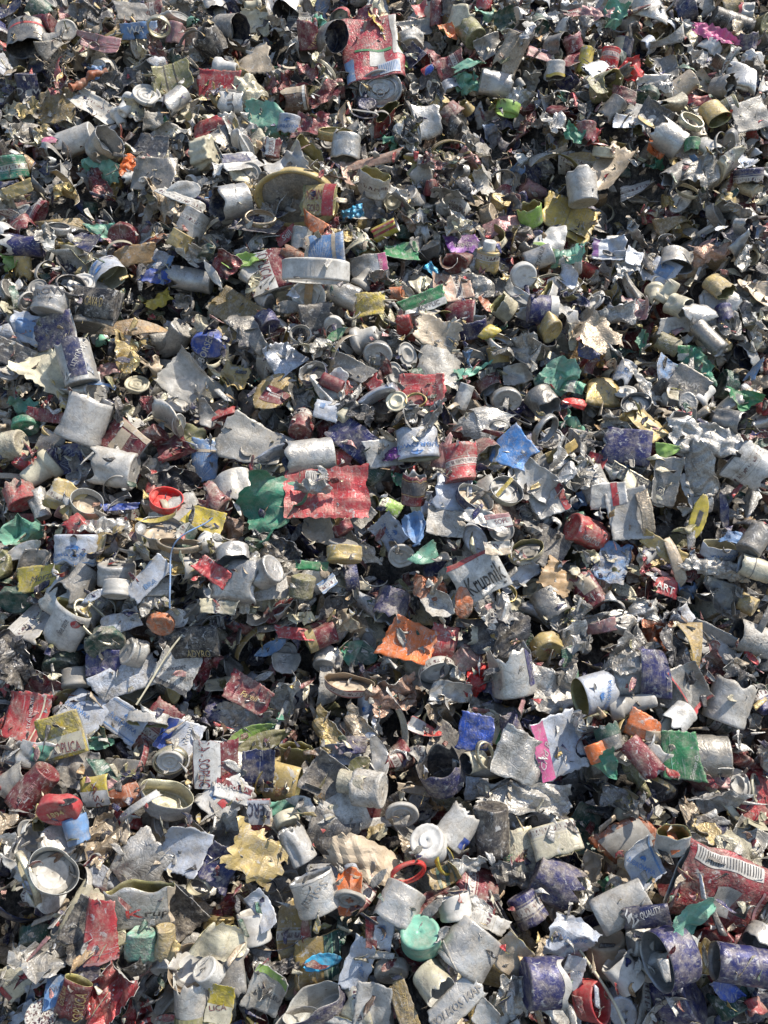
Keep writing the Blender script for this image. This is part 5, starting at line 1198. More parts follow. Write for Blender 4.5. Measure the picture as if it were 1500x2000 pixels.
        if ex.get('bar'):
            bx, by = ((-.12, .3) if ex['bar'] == 2 else (.3, -.15)); wdt = .25 if ex['bar'] == 2 else .16
            patch(o, 'barcode_patch', P, closed, (bx-wdt/2-.01, bx+wdt/2+.01), (by-.13, by+.17), None, th*.5+.0003, colr=CL['lgr'], mapuv=mp)
            for k in range(12):
                xx = bx - wdt/2 + wdt*(k+.2*rng.random())/12
                patch(o, 'barcode_bar', P, closed, (xx, xx+wdt*rng.uniform(.02, .05)), (by-.1, by+.15), None, th*.5+.0006, n=(2, 8), colr=CL['dgr'], mapuv=mp)
        if ex.get('badge'):
            pol = [(1.3*math.cos(k*.39)*.9, .7*math.sin(k*.39)) for k in range(16)]
            ptext('', 'red', 22, -16, 9, 55, 0, 'oval_badge', pol); ptext('Finest', 'wht', 22, -16, 4, 55, 2, off=.0013)
    if ty == 'C' and 'topt' in ex:
        ztop = P[:, npf-6, 2].mean() + th*.5 + .0007
        for (txt, cc, dx, dy, size, scr, bold) in ex['topt']:
            tv, tf = textmesh(txt, bold); k = size*s/.7; rot = math.radians(scr - ang - 90); cr, sr = math.cos(rot), math.sin(rot)
            LB = math.radians(ang+90); a = (dx*math.cos(LB)-dy*math.sin(LB))*s; b = (-dx*math.sin(LB)-dy*math.cos(LB))*s
            vx = (tv[:, 0]*cr - tv[:, 1]*sr)*k + a; vy = (tv[:, 0]*sr + tv[:, 1]*cr)*k + b
            me2 = bpy.data.meshes.new('embossed_text'); me2.from_pydata([(p, q_, ztop) for p, q_ in zip(vx, vy)], [], tf); me2.materials.append(M['ink'])
            color_of(link('embossed_text', me2, o), CL[cc])
    if ex.get('lin') and ty in 'TC':
        R = Wm/2*.88; up = -.15 if Lr > Wp*.8 else -.05
        P2 = lathe(rng, [(R, 0), (R, .0008), (R*.8, .0006), (R*.76, .0016), (R*.7, .0016), (R*.66, .0006), (R*.4, .0006), (R*.01, .0006)], 32, sq=ex.get('sq', .1), wob=0)
        P2[..., 2] *= -1; v2, f2, m2 = shell(P2, .0008, True)
        l = link('liner', mesh('liner', v2, f2[:, ::-1], m2, [M['plastic'], M['plastic']]), o); l.location = (0, 0, P[:, npf-4, 2].mean() - .12*Lm)
        color_of(l, CL[str(rng.choice(['lgr', 'wht', 'mid', 'bge', 'lgr']))])
    if ex.get('big') and ty == 'D':
        v2, f2, m2 = shell(lathe(rng, [(Lm*.44, 0), (Lm*.43, .0006), (Lm*.3, .0006), (Lm*.01, .0006)], 40, sq=.05, wob=.015), .0006, True)
        l = link('lid_panel', mesh('lid_panel', v2, f2, m2, [M['dirty'], M['dirty']]), o); l.location = (0, 0, P[:, -1, 2].mean()+.0012); color_of(l, CL['gry'])
    if ex.get('noz'):
        R = Wm/2*(.55 if ex['noz'] == 1 else .42); H = R*(1.5 if ex['noz'] == 1 else .22)
        P2 = lathe(rng, [(R*1.1, 0), (R, H*.25), (R*.97, H*.9), (R*.85, H), (R*.45, H), (R*.42, H*.85), (R*.01, H*.85)], 32, sq=0, wob=0)
        v2, f2, m2 = shell(P2, .0008, True)
        l = link('nozzle', mesh('nozzle', v2, f2, m2, [M['plastic'], M['plastic']]), o); l.location = (0, 0, P[..., 2].max()+H*.5-.0006); color_of(l, CL['wht'])
    if ex.get('cross'):
        ztop = P[..., 2].max(); r = Lm*.13; w_ = r*.32
        pl = [(-w_,-r),(w_,-r),(w_,-w_),(r,-w_),(r,w_),(w_,w_),(w_,r),(-w_,r),(-w_,w_),(-r,w_),(-r,-w_),(-w_,-w_)]
        me2 = bpy.data.meshes.new('cross_hub'); vv = [(a, b, ztop+.0006) for a, b in pl] + [(a, b, ztop-.001) for a, b in pl]; nn = len(pl)
        me2.from_pydata(vv, [], [tuple(range(nn))] + [(i, (i+1) % nn, nn+(i+1) % nn, nn+i) for i in range(nn)]); me2.materials.append(M['plastic'])
        color_of(link('cross_hub', me2, o), CL['rus'])
    if ex.get('b2'):
        ztop = P[..., 2].max(); me2 = bpy.data.meshes.new('tape_strip'); a, b = Lm*.12, Lm*.46
        vv = [(-a, -b, ztop+.0002), (a, -b, ztop+.0002), (a*.9, b, ztop+.0002), (-a*1.1, b, ztop+.0002)]; vv += [(p[0], p[1], p[2]+.0004) for p in vv]
        me2.from_pydata(vv, [], [(4,5,6,7), (0,3,2,1), (0,1,5,4), (1,2,6,5), (2,3,7,6), (3,0,4,7)]); me2.materials.append(M['paint']); color_of(link('tape_strip', me2, o), CL['tan'])
    heroes.append((x, y, Lp, Wp, ang, ref, label)); 
def stick(x, y, Lm, Wm, ang, cn, label, ref, ex, rng, s):
    V, F, = [], []
    def tube(pl, r, k=8):
        o = len(V); n = len(pl)
        for i, p in enumerate(pl):
            t = pl[min(i+1, n-1)] - pl[max(i-1, 0)]; t = t/np.linalg.norm(t); a = np.cross(t, [0, 0, 1.]); a /= (np.linalg.norm(a)+1e-9); b = np.cross(t, a)
            rr = r[i] if hasattr(r, '__len__') else r
            for j in range(k): th = 2*math.pi*j/k; V.append(p + a*rr*math.cos(th) + b*rr*math.sin(th))
        for i in range(n-1):
            for j in range(k): F.append((o+i*k+j, o+i*k+(j+1) % k, o+(i+1)*k+(j+1) % k, o+(i+1)*k+j))
    if ex.get('stick'):
        t = np.linspace(-.5, .5, 24); pl = [np.array([a*Lm, Lm*(.03 if ex['stick'] == 2 else .05)*math.sin(a*4+1), Wm*.3*math.sin(a*9)]) for a in t]
        r = Wm/2*(1 + (.45*waves(rng, t[:, None]*6, 4, 2, 6) if ex['stick'] == 1 else .1*np.sin(t*20))); tube(pl, np.clip(r, Wm*.2, Wm)); nm, cat = 'stick', 'stick'
    elif ex.get('string'):
        t = np.linspace(0, 1, 60); pl = [np.array([(a-.5)*Lm, .16*Lm*math.sin(a*3.4)-.04*Lm*math.sin(a*8), .004*math.sin(a*11)]) for a in t]; tube(pl, .0008, 6); nm, cat = 'string', 'string'
    else:
        nm, cat = 'twine_clump', 'twine'
        for k in range(90):
            a0 = rng.uniform(-.5, .5); p = np.array([a0*Lm, rng.normal()*Wm*.14, rng.uniform(0, .008)]); d = rng.normal(size=3); d[2] *= .4; d[0] += rng.choice([-1, 1]); d /= np.linalg.norm(d); pl = [p]
            for i in range(12):
                d = d + rng.normal(size=3)*.28; d /= np.linalg.norm(d); p = p + d*Lm*.028; pl.append(p.copy())
            tube(pl, rng.uniform(.00025, .0008), 5)
    V = np.array(V); F = np.array(F); V -= V.mean(0)
    me = mesh(nm, V, F, np.zeros(len(F), int), [M['plastic']]); o = link(nm, me); color_of(o, CL[cn])
    Rm = orient('S', ang, 4, rng, ex); VV = pts((FR @ Rm @ V.T).T)
    n = 0
    for _ in range(3): (cx, cu, _n), _t = at(x, y, n); n = drop(VV, cx, cu, .93)
    n = min(n, .08)
    (cx, cu, _n), _t = at(x, y, n); wp = P0 + camr*cx + SU*cu + SN*n
    o.matrix_world = Matrix([[*Rm[i], wp[i]] for i in range(3)] + [[0, 0, 0, 1]]); setp(o, label, cat)
    heroes.append((x, y, Lm/s, Wm/s, ang, ref, label))
def can(ty, x, y, Lm, ang, label, ref, rng, s):
    """a crushed drinks can: wrinkled body, lid with its rim and pull tab, printed patches"""
    root = bpy.data.objects.new(KINDN[ty][0], None); col.objects.link(root); root.empty_display_size = .01
    R = .033 if ty == 'A' else .0235; H = .098 if ty == 'A' else .074
    nu, nv = 56, 30; prof = [(R*.97, H*(i/(nv-1))) for i in range(nv)]
    P = lathe(rng, prof, nu, sq=.86, sq2=.6, dents=5, damp=.25, wob=.06, facet=.05)
    q = P/R; P = P + np.stack([ridges(rng, q, 4, 2, 7), 1.5*ridges(rng, q, 5, 2, 7), ridges(rng, q, 4, 2, 7)], -1)*R*(.09 if ty == 'A' else .12)
    v, f, mi = shell(P, .0004, True); b = link('can_body', mesh('can_body', v, f, mi, [M['paint'], M['in_s']]), root); color_of(b, (.40, .04, .06) if ty == 'A' else (.27, .03, .04))
    M.setdefault('canp', material('scuffed can paint', metal=.3, rough=.36, wear=.9, dust=.75, dlo=.44, speck=.6, crack=.25)); b.data.materials[0] = M['canp']
    def mp(a, bb): return .25 - bb*.5, .5 + a
    if ty == 'A':
        patch(b, 'silver_panel', P, True, (-.49, .15), (.22, .47), None, .0006, colr=CL['lgr'], mapuv=mp)
        patch(b, 'silver_panel', P, True, (.02, .30), (-.05, .10), None, .0006, colr=CL['lgr'], mapuv=mp)
        patch(b, 'green_mark', P, True, (.02, .06), (-.2, .2), None, .0009, colr=CL['grn'], mapuv=mp)
        patch(b, 'barcode_patch', P, True, (.28, .46), (.02, .28), None, .0009, colr=CL['wbl'], mapuv=mp)
        for k in range(12): patch(b, 'barcode_bar', P, True, (.30, .44), (.03+.02*k, .037+.02*k), None, .0012, n=(6, 2), colr=CL['lbl'], mapuv=mp)
        patch(b, 'blue_panel', P, True, (.15, .49), (-.48, -.26), None, .0007, colr=CL['lbl'], mapuv=mp)
    else:
        patch(b, 'barcode_patch', P, True, (-.42, .40), (.20, .40), None, .0007, colr=CL['lgr'], mapuv=mp)
        for k in range(24): patch(b, 'barcode_bar', P, True, (-.39+.032*k, -.39+.032*k+rng.uniform(.008, .016)), (.23, .38), None, .0011, n=(2, 6), colr=CL['dgr'], mapuv=mp)
        patch(b, 'silver_panel', P, True, (-.08, .20), (-.22, .05), None, .0007, colr=CL['mid'], mapuv=mp)
        patch(b, 'dark_oval', P, True, (.27, .36), (-.14, -.02), None, .0009, colr=CL['dkg'], mapuv=mp)
        patch(b, 'pale_stripe', P, True, (-.47, -.44), (-.40, .10), None, .0007, colr=CL['rse'], mapuv=mp)
        patch(b, 'pale_stripe', P, True, (.42, .45), (-.35, .12), None, .0007, colr=CL['rse'], mapuv=mp)
    r = .027 if ty == 'A' else .019; pl = [(r, 0), (r*1.03, .0015), (r, .003), (r*.95, .003), (r*.9, .0), (r*.86, 0), (r*.83, .0012), (r*.5, .0012), (r*.02, .0012)]
    P2 = lathe(rng, pl, 44, sq=.12, wob=.02); v, f, mi = shell(P2, .0005, True)
    lid = link('can_lid', mesh('can_lid', v, f, mi, [M['bare'], M['bare']]), root); color_of(lid, CL['sil'])
    tb = sheet(rng, .024, .014, n=11, jag=0, corner=0, curl=0, crump=0, shape='oval'); tb[..., 2] += .0006*np.sign(np.abs(tb[..., 0]) - .004)
    v, f, mi = shell(tb, .001); tab = link('pull_tab', mesh('pull_tab', v, f, mi, [M['bare'], M['bare']]), lid); tab.location = (0, 0, .0022); color_of(tab, CL['lgr'])
    hole = lathe(rng, [(.0055, 0), (.0058, .0008), (.0042, .0008), (.0042, 0)], 24, sq=0); v, f, mi = shell(hole, .0004, True)
    hh = link('tab_ring', mesh('tab_ring', v, f, mi, [M['bare'], M['bare']]), lid); hh.location = (0, -.006, .0032); color_of(hh, CL['sil'])
    lip = lathe(rng, [(.019, 0), (.0192, .0006), (.0180, .0006), (.0180, 0)], 40, sq=.25); v, f, mi = shell(lip, .0003, True)
    lp = link('pressed_groove', mesh('pressed_groove', v, f, mi, [M['bare'], M['bare']]), lid); lp.location = (0, 0, .0016); color_of(lp, CL['sil'])
    if ty == 'A':
        a = -82; A = camr*math.cos(math.radians(a)) + camu*math.sin(math.radians(a)); Rb = frame_from(A + .15*(-camd), -camd)
        off = camr*(-.004) + camu*(.020); loff = camr*(.006)+camu*(-.038)+(-camd)*.010
        Rl = frame_from(-camd*.9 - camu*.28 - camr*.05, camu)
    else:
        a = -20; A = camr*math.cos(math.radians(a)) + camu*math.sin(math.radians(a)); Rb = frame_from(A - .1*(-camd), -camd)
        off = np.zeros(3); loff = A*H*.5 - (-camd)*.006; Rl = frame_from(A+.3*camd, -camd)
    VB = (FR @ (Rb @ P.reshape(-1, 3).T + off[:, None])).T; nn = .012
    for _ in range(3): (cx, cu, _n), dep = at(x, y, nn); nn = drop(pts(VB), cx, cu, .72)
    (cx, cu, _n), dep = at(x, y, nn); wp = P0 + camr*cx + SU*cu + SN*nn
    root.location = wp
    b.matrix_local = Matrix([[*Rb[i], off[i]] for i in range(3)] + [[0, 0, 0, 1]])
    lid.matrix_local = Matrix([[*Rl[i], loff[i]] for i in range(3)] + [[0, 0, 0, 1]])
    V = (FR @ (Rb @ P.reshape(-1, 3).T + off[:, None])).T; stamp(pts(V, 1600), cx, cu, nn)
    setp(root, label, 'can'); heroes.append((x, y, 120, 120, 0, ref, label))
# ------------------------------------------------------------------ ground and core of the heap
def grid_sheet(name, xs, us, hfun, mat):
    A, B = np.meshgrid(xs, us, indexing='ij'); Hh = hfun(A, B)
    P = P0 + A[..., None]*camr + B[..., None]*SU + Hh[..., None]*SN; nu, nv = A.shape
    I, J = np.meshgrid(np.arange(nu-1), np.arange(nv-1), indexing='ij'); q = np.stack([I*nv+J, (I+1)*nv+J, (I+1)*nv+J+1, I*nv+J+1], -1).reshape(-1, 4)
    return link(name, mesh(name, P.reshape(-1, 3), q, np.zeros(len(q), int), [mat]))
o = grid_sheet('heap_slope', np.linspace(-1.6, 1.6, 160), np.linspace(-.95, 1.9, 150), lambda a, b: relief(a, b) - .012, M['soil']); setp(o, kind='structure')
gz = float((P0 - SU*.95)[2]) + .0
g = bpy.data.meshes.new('ground'); gy = float((P0 - SU*.93)[1]); g.from_pydata([(-150, gy-150, gz), (150, gy-150, gz), (150, gy+150, gz), (-150, gy+150, gz)], [], [(0, 1, 2, 3)]); g.materials.append(M['soil'])
go = link('ground', g); setp(go, kind='structure')

# ------------------------------------------------------------------ masses of small scrap that fill the heap (nobody could count them)
def rand_rot(rng, flat):
    z = np.array([0, 0, 1.]) + rng.normal(size=3)*flat; return frame_from(z, rng.normal(size=3))
def filler_grid(rng, kind):
    s = rng.choice([.7, .85, 1, 1.15, 1.35])
    if kind == 'metal_shard':
        return sheet(rng, s*rng.uniform(.018, .036), s*rng.uniform(.012, .026), n=12, jag=rng.uniform(.05, .18), corner=.25, curl=rng.uniform(.1, 1.7)*rng.choice([-1, 1]), folds=int(rng.integers(0, 3)), crump=rng.uniform(.08, .5), shape=str(rng.choice(['rect', 'rect', 'rect', 'leaf', 'tri', 'oval', 'fan']))), False, .0004
    if kind == 'crumpled_foil':
        return sheet(rng, s*rng.uniform(.022, .042), s*rng.uniform(.016, .03), n=17, jag=.18, corner=.25, curl=rng.uniform(.2, 1.4)*rng.choice([-1, 1]), folds=int(rng.integers(2, 5)), fa=95, crump=rng.uniform(.5, 1.2)), False, .0003
    if kind == 'metal_strip':
        return sheet(rng, s*rng.uniform(.03, .055), s*rng.uniform(.004, .009), n=9, jag=.04, corner=.1, curl=rng.uniform(.3, 2.2)*rng.choice([-1, 1]), curla=rng.uniform(-.2, .2), folds=int(rng.integers(0, 2)), crump=.1), False, .0005
    if kind == 'plastic_film':
        return sheet(rng, s*rng.uniform(.022, .04), s*rng.uniform(.014, .024), n=17, jag=.12, corner=.4, curl=rng.uniform(.3, 1.5), folds=4, fa=90, crump=.9, ripple=.4, shape=str(rng.choice(['rect', 'tri', 'leaf']))), False, .00015
    if kind == 'metal_sleeve':
        R = rng.uniform(.0125, .0165); H = rng.uniform(.026, .045)
        return lathe(rng, capprof(R, H), 28, sq=rng.uniform(.3, .93), sq2=rng.uniform(.1, .9), dents=int(rng.integers(1, 4)), damp=.35, tear=rng.uniform(.05, .7), bend=rng.uniform(0, .5), facet=rng.uniform(.05, .16)), True, .0004
    if kind == 'bottle_cap':
        R = rng.uniform(.012, .016); H = rng.uniform(.008, .02)
        return lathe(rng, capprof(R, H, 6), 30, sq=rng.uniform(.05, .7), sq2=rng.uniform(.05, .5), dents=int(rng.integers(0, 3)), damp=.3, tear=rng.uniform(0, .5), facet=rng.uniform(.02, .10), knurl=(.3, .9) if rng.random() < .5 else None), True, .0005
    if kind == 'round_disc':
        R = rng.uniform(.009, .0145); h = R*.16
        return lathe(rng, [(R*.93, 0), (R, h*.3), (R, h), (R*.95, h), (R*.9, h*.5), (R*.66, h*.5), (R*.62, h), (R*.55, h), (R*.5, h*.5), (.01*R, h*.5)], 28, sq=rng.uniform(0, .25)), True, .0007
    if kind == 'hoop':
        R = rng.uniform(.011, .016); w = rng.uniform(.002, .005)
        return lathe(rng, [(R-.0008, 0), (R, w*.1), (R, w*.9), (R-.0008, w)], 36, sq=rng.uniform(.1, .75), wob=.06), True, .0007
    if kind == 'plastic_stopper':
        return build_piece('P', rng.uniform(.018, .03), rng.uniform(.018, .026), rng, {})[0], True, .001
STUFF_N = dict(metal_shard=3600, crumpled_foil=1100, metal_sleeve=480, bottle_cap=420, metal_strip=500)
rngS = np.random.default_rng(99); protoS = {}
for kind in STUFF_N:
    protoS[kind] = []
    for k in range(26):
        P, closed, th = filler_grid(rngS, kind); protoS[kind].append(shell(P, th, closed))
jobs = [k for k, n in STUFF_N.items() for _ in range(n)]; rngS.shuffle(jobs); acc = {k: [] for k in STUFF_N}
for kind in jobs:
    v, f, mi = protoS[kind][rngS.integers(0, 26)]
    u = rngS.uniform(-.50, .90); hw = .42 + .27*(u+.4)/1.2; x = rngS.uniform(-hw, hw)
    R = rand_rot(rngS, .75); sc = rngS.uniform(.7, 1.15); V = (R @ v.T).T*sc; Vs = pts(V, 160)
    n = drop(Vs, x, u, .66); n = min(n, relief(x, u)+.040)
    stamp(Vs, x, u, n); acc[kind].append((V + np.array([x, u, n]), f, mi))
SLAB = dict(metal_shard='small torn metal shards packed between the larger caps', crumpled_foil='small crumpled foil bits filling gaps in the heap', metal_sleeve='half buried crushed sleeves deep in the heap',
            bottle_cap='half buried small caps deep in the heap', metal_strip='thin bent metal strips tangled deep in the heap')
for kind, parts in acc.items():
    vs, fs, ms, o_ = [], [], [], 0
    for V, f, mi in parts: vs.append(V); fs.append(f+o_); ms.append(mi); o_ += len(V)
    Wv = P0 + np.concatenate(vs) @ FR
    m1 = M['s_outer']; me = mesh(kind+'_mass', Wv, np.concatenate(fs), np.concatenate(ms), [m1, M['s_inner']], kind != 'crumpled_foil')
    o = link(kind+'_mass', me); setp(o, SLAB[kind], 'scrap mass', kind='stuff')

# ------------------------------------------------------------------ countable pieces scattered between the picked-out ones
lines = [l for l in CAT.strip().split('\n')]
FRONT = ['sea green bag scrap', 'hot pink rag', 'bright red rag', 'mint tatter', 'turquoise scrap', 'crackled blue white plate', 'large crinkled white foil', 'big blank grey plate', 'large right grey sleeve', 'torn gold paper', 'tall beige paper', 'long white foil roll', 'jagged violet sleeve', 'narrow plugged sleeve', 'open grey can cap', 'green metal leaf', 'red pointed cap', 'smooth grey dome sleeve', 'violet drum cap', 'violet cylinder', 'flattened cream sleeve', 'soot black cap', 'crumpled bison packet', 'white filled cap', 'lower right', 'gold nozzle cap', 'gold oval sleeve', 'cream barcode sheet', 'large red foil', 'crushed silver cap lying on the large red foil', 'blue lined grey sleeve', 'upper blue lined sleeve', 'black mouthed sleeve', 'navy mouthed sleeve', 'crushed red can', 'flattened red can', 'big mint rag', 'orange tongue sleeve', 'orange tongue of plastic',
 'lower right bison sleeve', 'silver rectangular tube', 'navy W strip', 'large open silver sleeve', 'bright red ring', 'mint green cap', 'white raised cap', 'large violet cap', 'white Soleil sleeve', 'Krup lettered sleeve', 'bright red flat sleeve',
 'red 1894 cap', 'lower maroon SOPLICA sleeve', 'upper left bison plate', 'sunlit bison plate', 'yellow SOPLICA sleeve', 'STALINSKAY sheet', 'open silver oval cap', 'black ADYRO sleeve', 'white script plate', 'straw stalk', 'white script sleeve', 'cream crimped ring', 'shiny white disc inside',
 'orange square plate', 'indigo rectangle', 'bright green script sheet', 'vivid orange plate', 'magenta ribbon sheet', 'gold mouthed bison sleeve', 'large silver UM sleeve', 'KRUPNIK sheet', 'orange oval lens', 'white oval cap', 'GALINS cap', 'big ribbed grey plate', 'tan crusted strip', 'white red striped flap',
 'cornflower blue plate', 'white crackled sheet', 'dull red shoe shape', 'yellow sliver cap', 'thin yellow sliver', 'blue bison sleeve', 'barrel sleeve', 'red square plate', 'thin gold hoop', 'glossy violet sleeve', 'blue BORSEC cap', 'silver W label sleeve', 'large smooth grey sleeve', 'black CAVA sleeve', 'charcoal flap at',
 'silver lettered cap', 'white oval sleeve', 'tan cardboard blade', 'violet sleeve', 'silver blue lined sleeve', 'wide white fluted ring', 'upper maroon SOPLICA', 'blue sunburst sleeve', 'upright grey sleeve', 'hexagonal mouth sleeve', 'bright yellow tab', 'green SOPPL plate', 'copper brown plate', 'glossy red cap', 'worn yellow sheet',
 'squared gold lined sleeve', 'white bison sleeve', 'bright yellow plate', 'large grey plate', 'red ART plate', 'yellow black piece', 'blue string', 'sky blue cloth', 'yellow LICA sleeve', 'pale gold nozzle', 'mint dented cap', 'cream gold capsule', 'red ZERO sleeve', 'white clam cap', 'gold script maroon plate']
def rank(l):
    p = l.split(';')
    for i, k in enumerate(FRONT):
        if p[10] == k or p[9].startswith(k): return 1 + i*0
    return 0
lines = sorted(lines, key=rank)
mask = np.zeros((200, 150), bool); YY, XX = np.mgrid[0:200, 0:150]; YY = YY*10+5; XX = XX*10+5
for l in lines:
    p = l.split(';')
    if 'skip=1' in l or p[0] == 'V': continue
    x, y, L_, W_, a_ = map(float, p[1:6]); a_ = math.radians(a_)
    dx = (XX-x)*math.cos(a_) - (YY-y)*math.sin(a_); dy = (XX-x)*math.sin(a_) + (YY-y)*math.cos(a_)
    mask |= (np.abs(dx) < L_*.40) & (np.abs(dy) < W_*.38)
print('hero cover', mask.mean(), len(lines))
FN = dict(metal_shard=150, crumpled_foil=230, metal_sleeve=95, bottle_cap=115, metal_strip=130, round_disc=45, hoop=45, plastic_film=45, plastic_stopper=26)
FNAME = dict(metal_shard=('metal shard', 'loose torn metal shards in the heap'), crumpled_foil=('foil scrap', 'loose crumpled foil scraps in the heap'), metal_sleeve=('bottle sleeve', 'crushed bottle sleeves in the heap'),
 bottle_cap=('bottle cap', 'small bottle caps in the heap'), metal_strip=('metal strip', 'bent metal strips in the heap'), round_disc=('disc', 'plastic liner discs in the heap'),
 hoop=('ring', 'loose rings in the heap'), plastic_film=('plastic film', 'scraps of plastic film in the heap'), plastic_stopper=('stopper', 'plastic pourers in the heap'))
FCOL = dict(metal_shard=['sil','lgr','gry','dgr','mid','mar','wbl','nvy','crm','bge','wht','lgr','rse','dkg','red','lbl','blk','brn','sil','lgr','crm'],
 crumpled_foil=['sil','lgr','gry','wht','dgr','bge','mid','mar','gld'], metal_sleeve=['sil','lgr','mid','wht','mar','crm','wht','dgr','wbl','gld','lgr'],
 bottle_cap=['lgr','sil','mid','mar','gld','ind','dkg','wht','gry','red','blk','wbl'], metal_strip=['lgr','gry','bge','dgo','sil','dgr','mar','crm'],
 round_disc=['lgr','wht','mid','crm','gry'], hoop=['crm','lgr','gld','gry','mid'], plastic_film=['mnt','tel','lgr','lbl','dgr','red','bge'], plastic_stopper=['lgr','wht','crm','mid'])
FMAT = dict(metal_shard=['paint','alu','dirty','foil','label'], crumpled_foil=['foil','foil','dirty'], metal_sleeve=['print','dirty','alu','alu'], bottle_cap=['print','alu','paint'], metal_strip=['paint','dirty'], round_disc=['plastic'], hoop=['plastic','paint'], plastic_film=['film'], plastic_stopper=['plastic'])
rngF = np.random.default_rng(4242); placed = []
protos = {}
for kind, n in FN.items():
    protos[kind] = []
    for k in range(12 if n > 60 else 6):
        P, closed, th = filler_grid(rngF, kind); v, f, mi = shell(P, th, closed); mk = str(rngF.choice(FMAT[kind]))
        inn = M[mk] if mk in ('plastic', 'film') else M['in_'+str(rngF.choice(list('sssggcwdn')))]
        me = mesh(kind, v, f, mi, [M[mk], inn], kind != 'crumpled_foil'); lin = None
        if kind in ('bottle_cap', 'metal_sleeve') and k % 2 == 0:
            z = P[..., 2].max()-.004; rr = np.abs(P[:, 0, :2]).max(0)*.8
            A = np.linspace(0, 2*math.pi, 24, endpoint=False); rad = np.array([.02, .5, .55, .85, .9, 1.])
            Q = np.stack([np.cos(A)[:, None]*rad*rr[0], np.sin(A)[:, None]*rad*rr[1], z + 0*A[:, None]*rad + np.array([0, 0, -.0008, -.0008, 0, 0])], -1)
            lv, lf, lm = shell(Q, .0007, True); lin = mesh('liner', lv, lf, lm, [M['plastic'], M['plastic']])
        protos[kind].append((me, v, lin, None))
fj = [k for k, n in FN.items() for _ in range(n)]; rngF.shuffle(fj)
occ = mask.astype(np.int32)*3
def scatter(fj, lim, flat):
  for kind in fj:
      k = rngF.integers(0, len(protos[kind])); me, v, lin, first = protos[kind][k]
      best = None
      for _ in range(14):
          x, y = rngF.uniform(0, 1500), rngF.uniform(0, 2000)
          (sx, su_, _n), dep = at(x, y)
          if rngF.random() > (dep/1.15)**1.6: continue
          c = occ[int(y/10), int(x/10)]
          if best is None or c < best[0]: best = (c, x, y)
          if c == 0: break
      if best is None or best[0] >= lim: continue
      _, x, y = best; (sx, su_, _n), dep = at(x, y)
      R = rand_rot(rngF, flat if kind in ('metal_shard', 'crumpled_foil', 'plastic_film', 'round_disc') else .7)
      if kind in ('metal_sleeve', 'bottle_cap', 'plastic_stopper'):
          a = rngF.uniform(0, 6.28); el = rngF.uniform(-.35, 1.1) if kind == 'bottle_cap' else rngF.uniform(-.5, .5)
          z = np.array([math.cos(a)*math.cos(el), math.sin(a)*math.cos(el), math.sin(el)*rngF.choice([-1, 1])]); R = frame_from(z, rngF.normal(size=3))
      V = (R @ v.T).T; Vs = pts(V, 250); n = min(drop(Vs, sx, su_, .84), relief(sx, su_)+.055)
      (sx, su_, _n), dep = at(x, y, n); stamp(Vs, sx, su_, n)
      o = bpy.data.objects.new(kind, me) if first is None else first.copy()
      col.objects.link(o); Rw = FR.T @ R; wp = P0 + camr*sx + SU*su_ + SN*n
      o.matrix_world = Matrix([[*Rw[i], wp[i]] for i in range(3)] + [[0, 0, 0, 1]])
      if lin is not None:
          if first is None: l = bpy.data.objects.new('liner', lin)
          else: l = first.children[0].copy() if first.children else bpy.data.objects.new('liner', lin)
          col.objects.link(l); l.parent = o; color_of(l, CL[str(rngF.choice(['lgr', 'wht', 'mid']))])
      if first is None: protos[kind][k] = (me, v, lin, o)
      cn = str(rngF.choice(FCOL[kind])); color_of(o, CL[cn], rngF.uniform(.75, 1.25))
      rad = float(np.linalg.norm(V, axis=1).max())*.62/dep*1500/10
      ii, jj = int(y/10), int(x/10); r = max(1, int(rad*.7)); occ[max(0, ii-r):ii+r+1, max(0, jj-r):jj+r+1] += 1
      placed.append([o, kind, cn, x, y, me.materials[0].name])
SM = ('metal_shard', 'crumpled_foil', 'metal_strip')
fj2 = [k for i, k in enumerate(fj) if k in SM and i % 2]; scatter([k for i, k in enumerate(fj) if not (k in SM and i % 2)], 3, .45)
print('filler', len(placed))

# ------------------------------------------------------------------ the picked-out pieces, laid on top in the photograph's places
for i, l in enumerate(lines): place_hero(l, i)
mask2 = np.zeros_like(mask)
for l in lines:
    p = l.split(';')
    if 'skip=1' in l or p[0] == 'V': continue
    x, y, L_, W_, a_ = map(float, p[1:6]); a_ = math.radians(a_)
    dx = (XX-x)*math.cos(a_) - (YY-y)*math.sin(a_); dy = (XX-x)*math.sin(a_) + (YY-y)*math.cos(a_)
    mask2 |= (np.abs(dx) < L_*.5+6) & (np.abs(dy) < W_*.5+6)
occ[mask2] += 3
scatter(fj2, 3, .65)
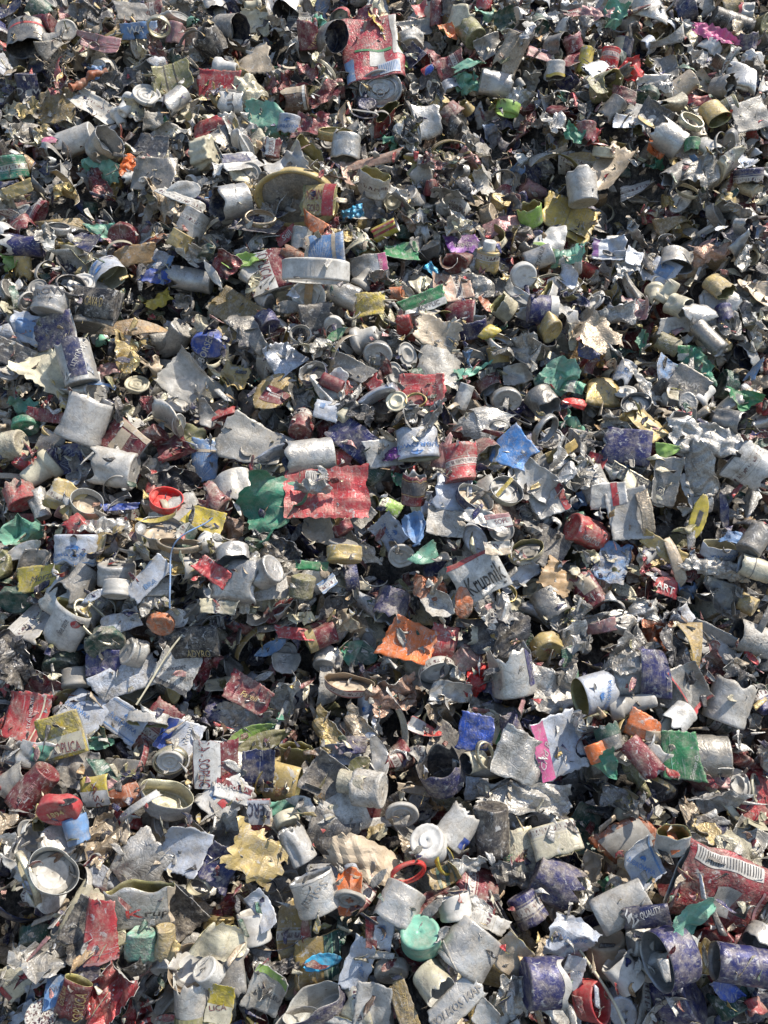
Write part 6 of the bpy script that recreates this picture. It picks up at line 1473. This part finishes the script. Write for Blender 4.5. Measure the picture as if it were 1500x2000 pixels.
# crumbs and flakes lying over everything
rngC = np.random.default_rng(5); fl = []
for k in range(30):
    P = sheet(rngC, rngC.uniform(.005, .013), rngC.uniform(.002, .008), n=6, jag=.12, corner=.35, curl=rngC.uniform(.2, 1.6)*rngC.choice([-1, 1]), folds=int(rngC.integers(0, 2)), crump=.4, shape=str(rngC.choice(['rect', 'tri', 'leaf']))); fl.append(shell(P, .0003))
vs, fs, ms, o_ = [], [], [], 0
for k in range(9000):
    v, f, mi = fl[rngC.integers(0, 30)]; u = rngC.uniform(-.50, .90); hw = .42 + .27*(u+.4)/1.2; x = rngC.uniform(-hw, hw)
    i, j = int((x-X0)/CELL), int((u-U0)/CELL)
    lowness = Hm[max(0, i-6):i+7, max(0, j-6):j+7].mean() - Hm[i, j]
    if lowness < .001 and rngC.random() > .12: continue
    R = rand_rot(rngC, .7); V = (R @ v.T).T*rngC.uniform(.6, 1.4); n = drop(V, x, u, .7)
    vs.append(V + np.array([x, u, n])); fs.append(f+o_); ms.append(mi); o_ += len(V)
o = link('scrap_crumbs', mesh('scrap_crumbs', P0 + np.concatenate(vs) @ FR, np.concatenate(fs), np.concatenate(ms), [M['s_outer'], M['s_inner']]))
setp(o, 'tiny metal flakes and crumbs scattered over the whole heap', 'scrap mass', kind='stuff')
print('heroes', len(heroes), ncount)

# ------------------------------------------------------------------ labels: what each scattered piece looks like and what it lies beside
NOUN = dict(metal_shard=['metal shard', 'torn plate', 'bent metal scrap'], crumpled_foil=['crumpled foil'], metal_sleeve=['crushed sleeve'], bottle_cap=['bottle cap'], metal_strip=['bent strip'],
            round_disc=['plastic disc'], hoop=['thin ring'], plastic_film=['film scrap'], plastic_stopper=['plastic pourer'])
marks = [(h[0], h[1], h[5]) for h in heroes if h[5]]
def rel(dx, dy):
    if abs(dx) < .4*abs(dy): return 'above' if dy < 0 else 'below'
    if abs(dy) < .4*abs(dx): return 'left of' if dx < 0 else 'right of'
    return ('above and ' if dy < 0 else 'below and ') + ('left of' if dx < 0 else 'right of')
seen = {h[6] for h in heroes}
for o, kind, cn, x, y, mn in placed:
    near = sorted(marks, key=lambda m: (m[0]-x)**2 + (m[1]-y)**2)[:7]; done = None
    cand = []
    nn = NOUN[kind][0]
    for m in near[:3]: cand.append('%s %s %s the %s' % (HUE[cn], nn, rel(x-m[0], y-m[1]), m[2]))
    for a in near[:4]:
        for b in near[1:]:
            if a is not b: cand.append('%s %s %s the %s, near the %s' % (HUE[cn], nn, rel(x-a[0], y-a[1]), a[2], b[2]))
    for c in cand:
        if c not in seen and 4 <= len(c.split()) <= 16: done = c; break
    if done is None: done = cand[0]
    seen.add(done); setp(o, done, FNAME[kind][0], FNAME[kind][1])
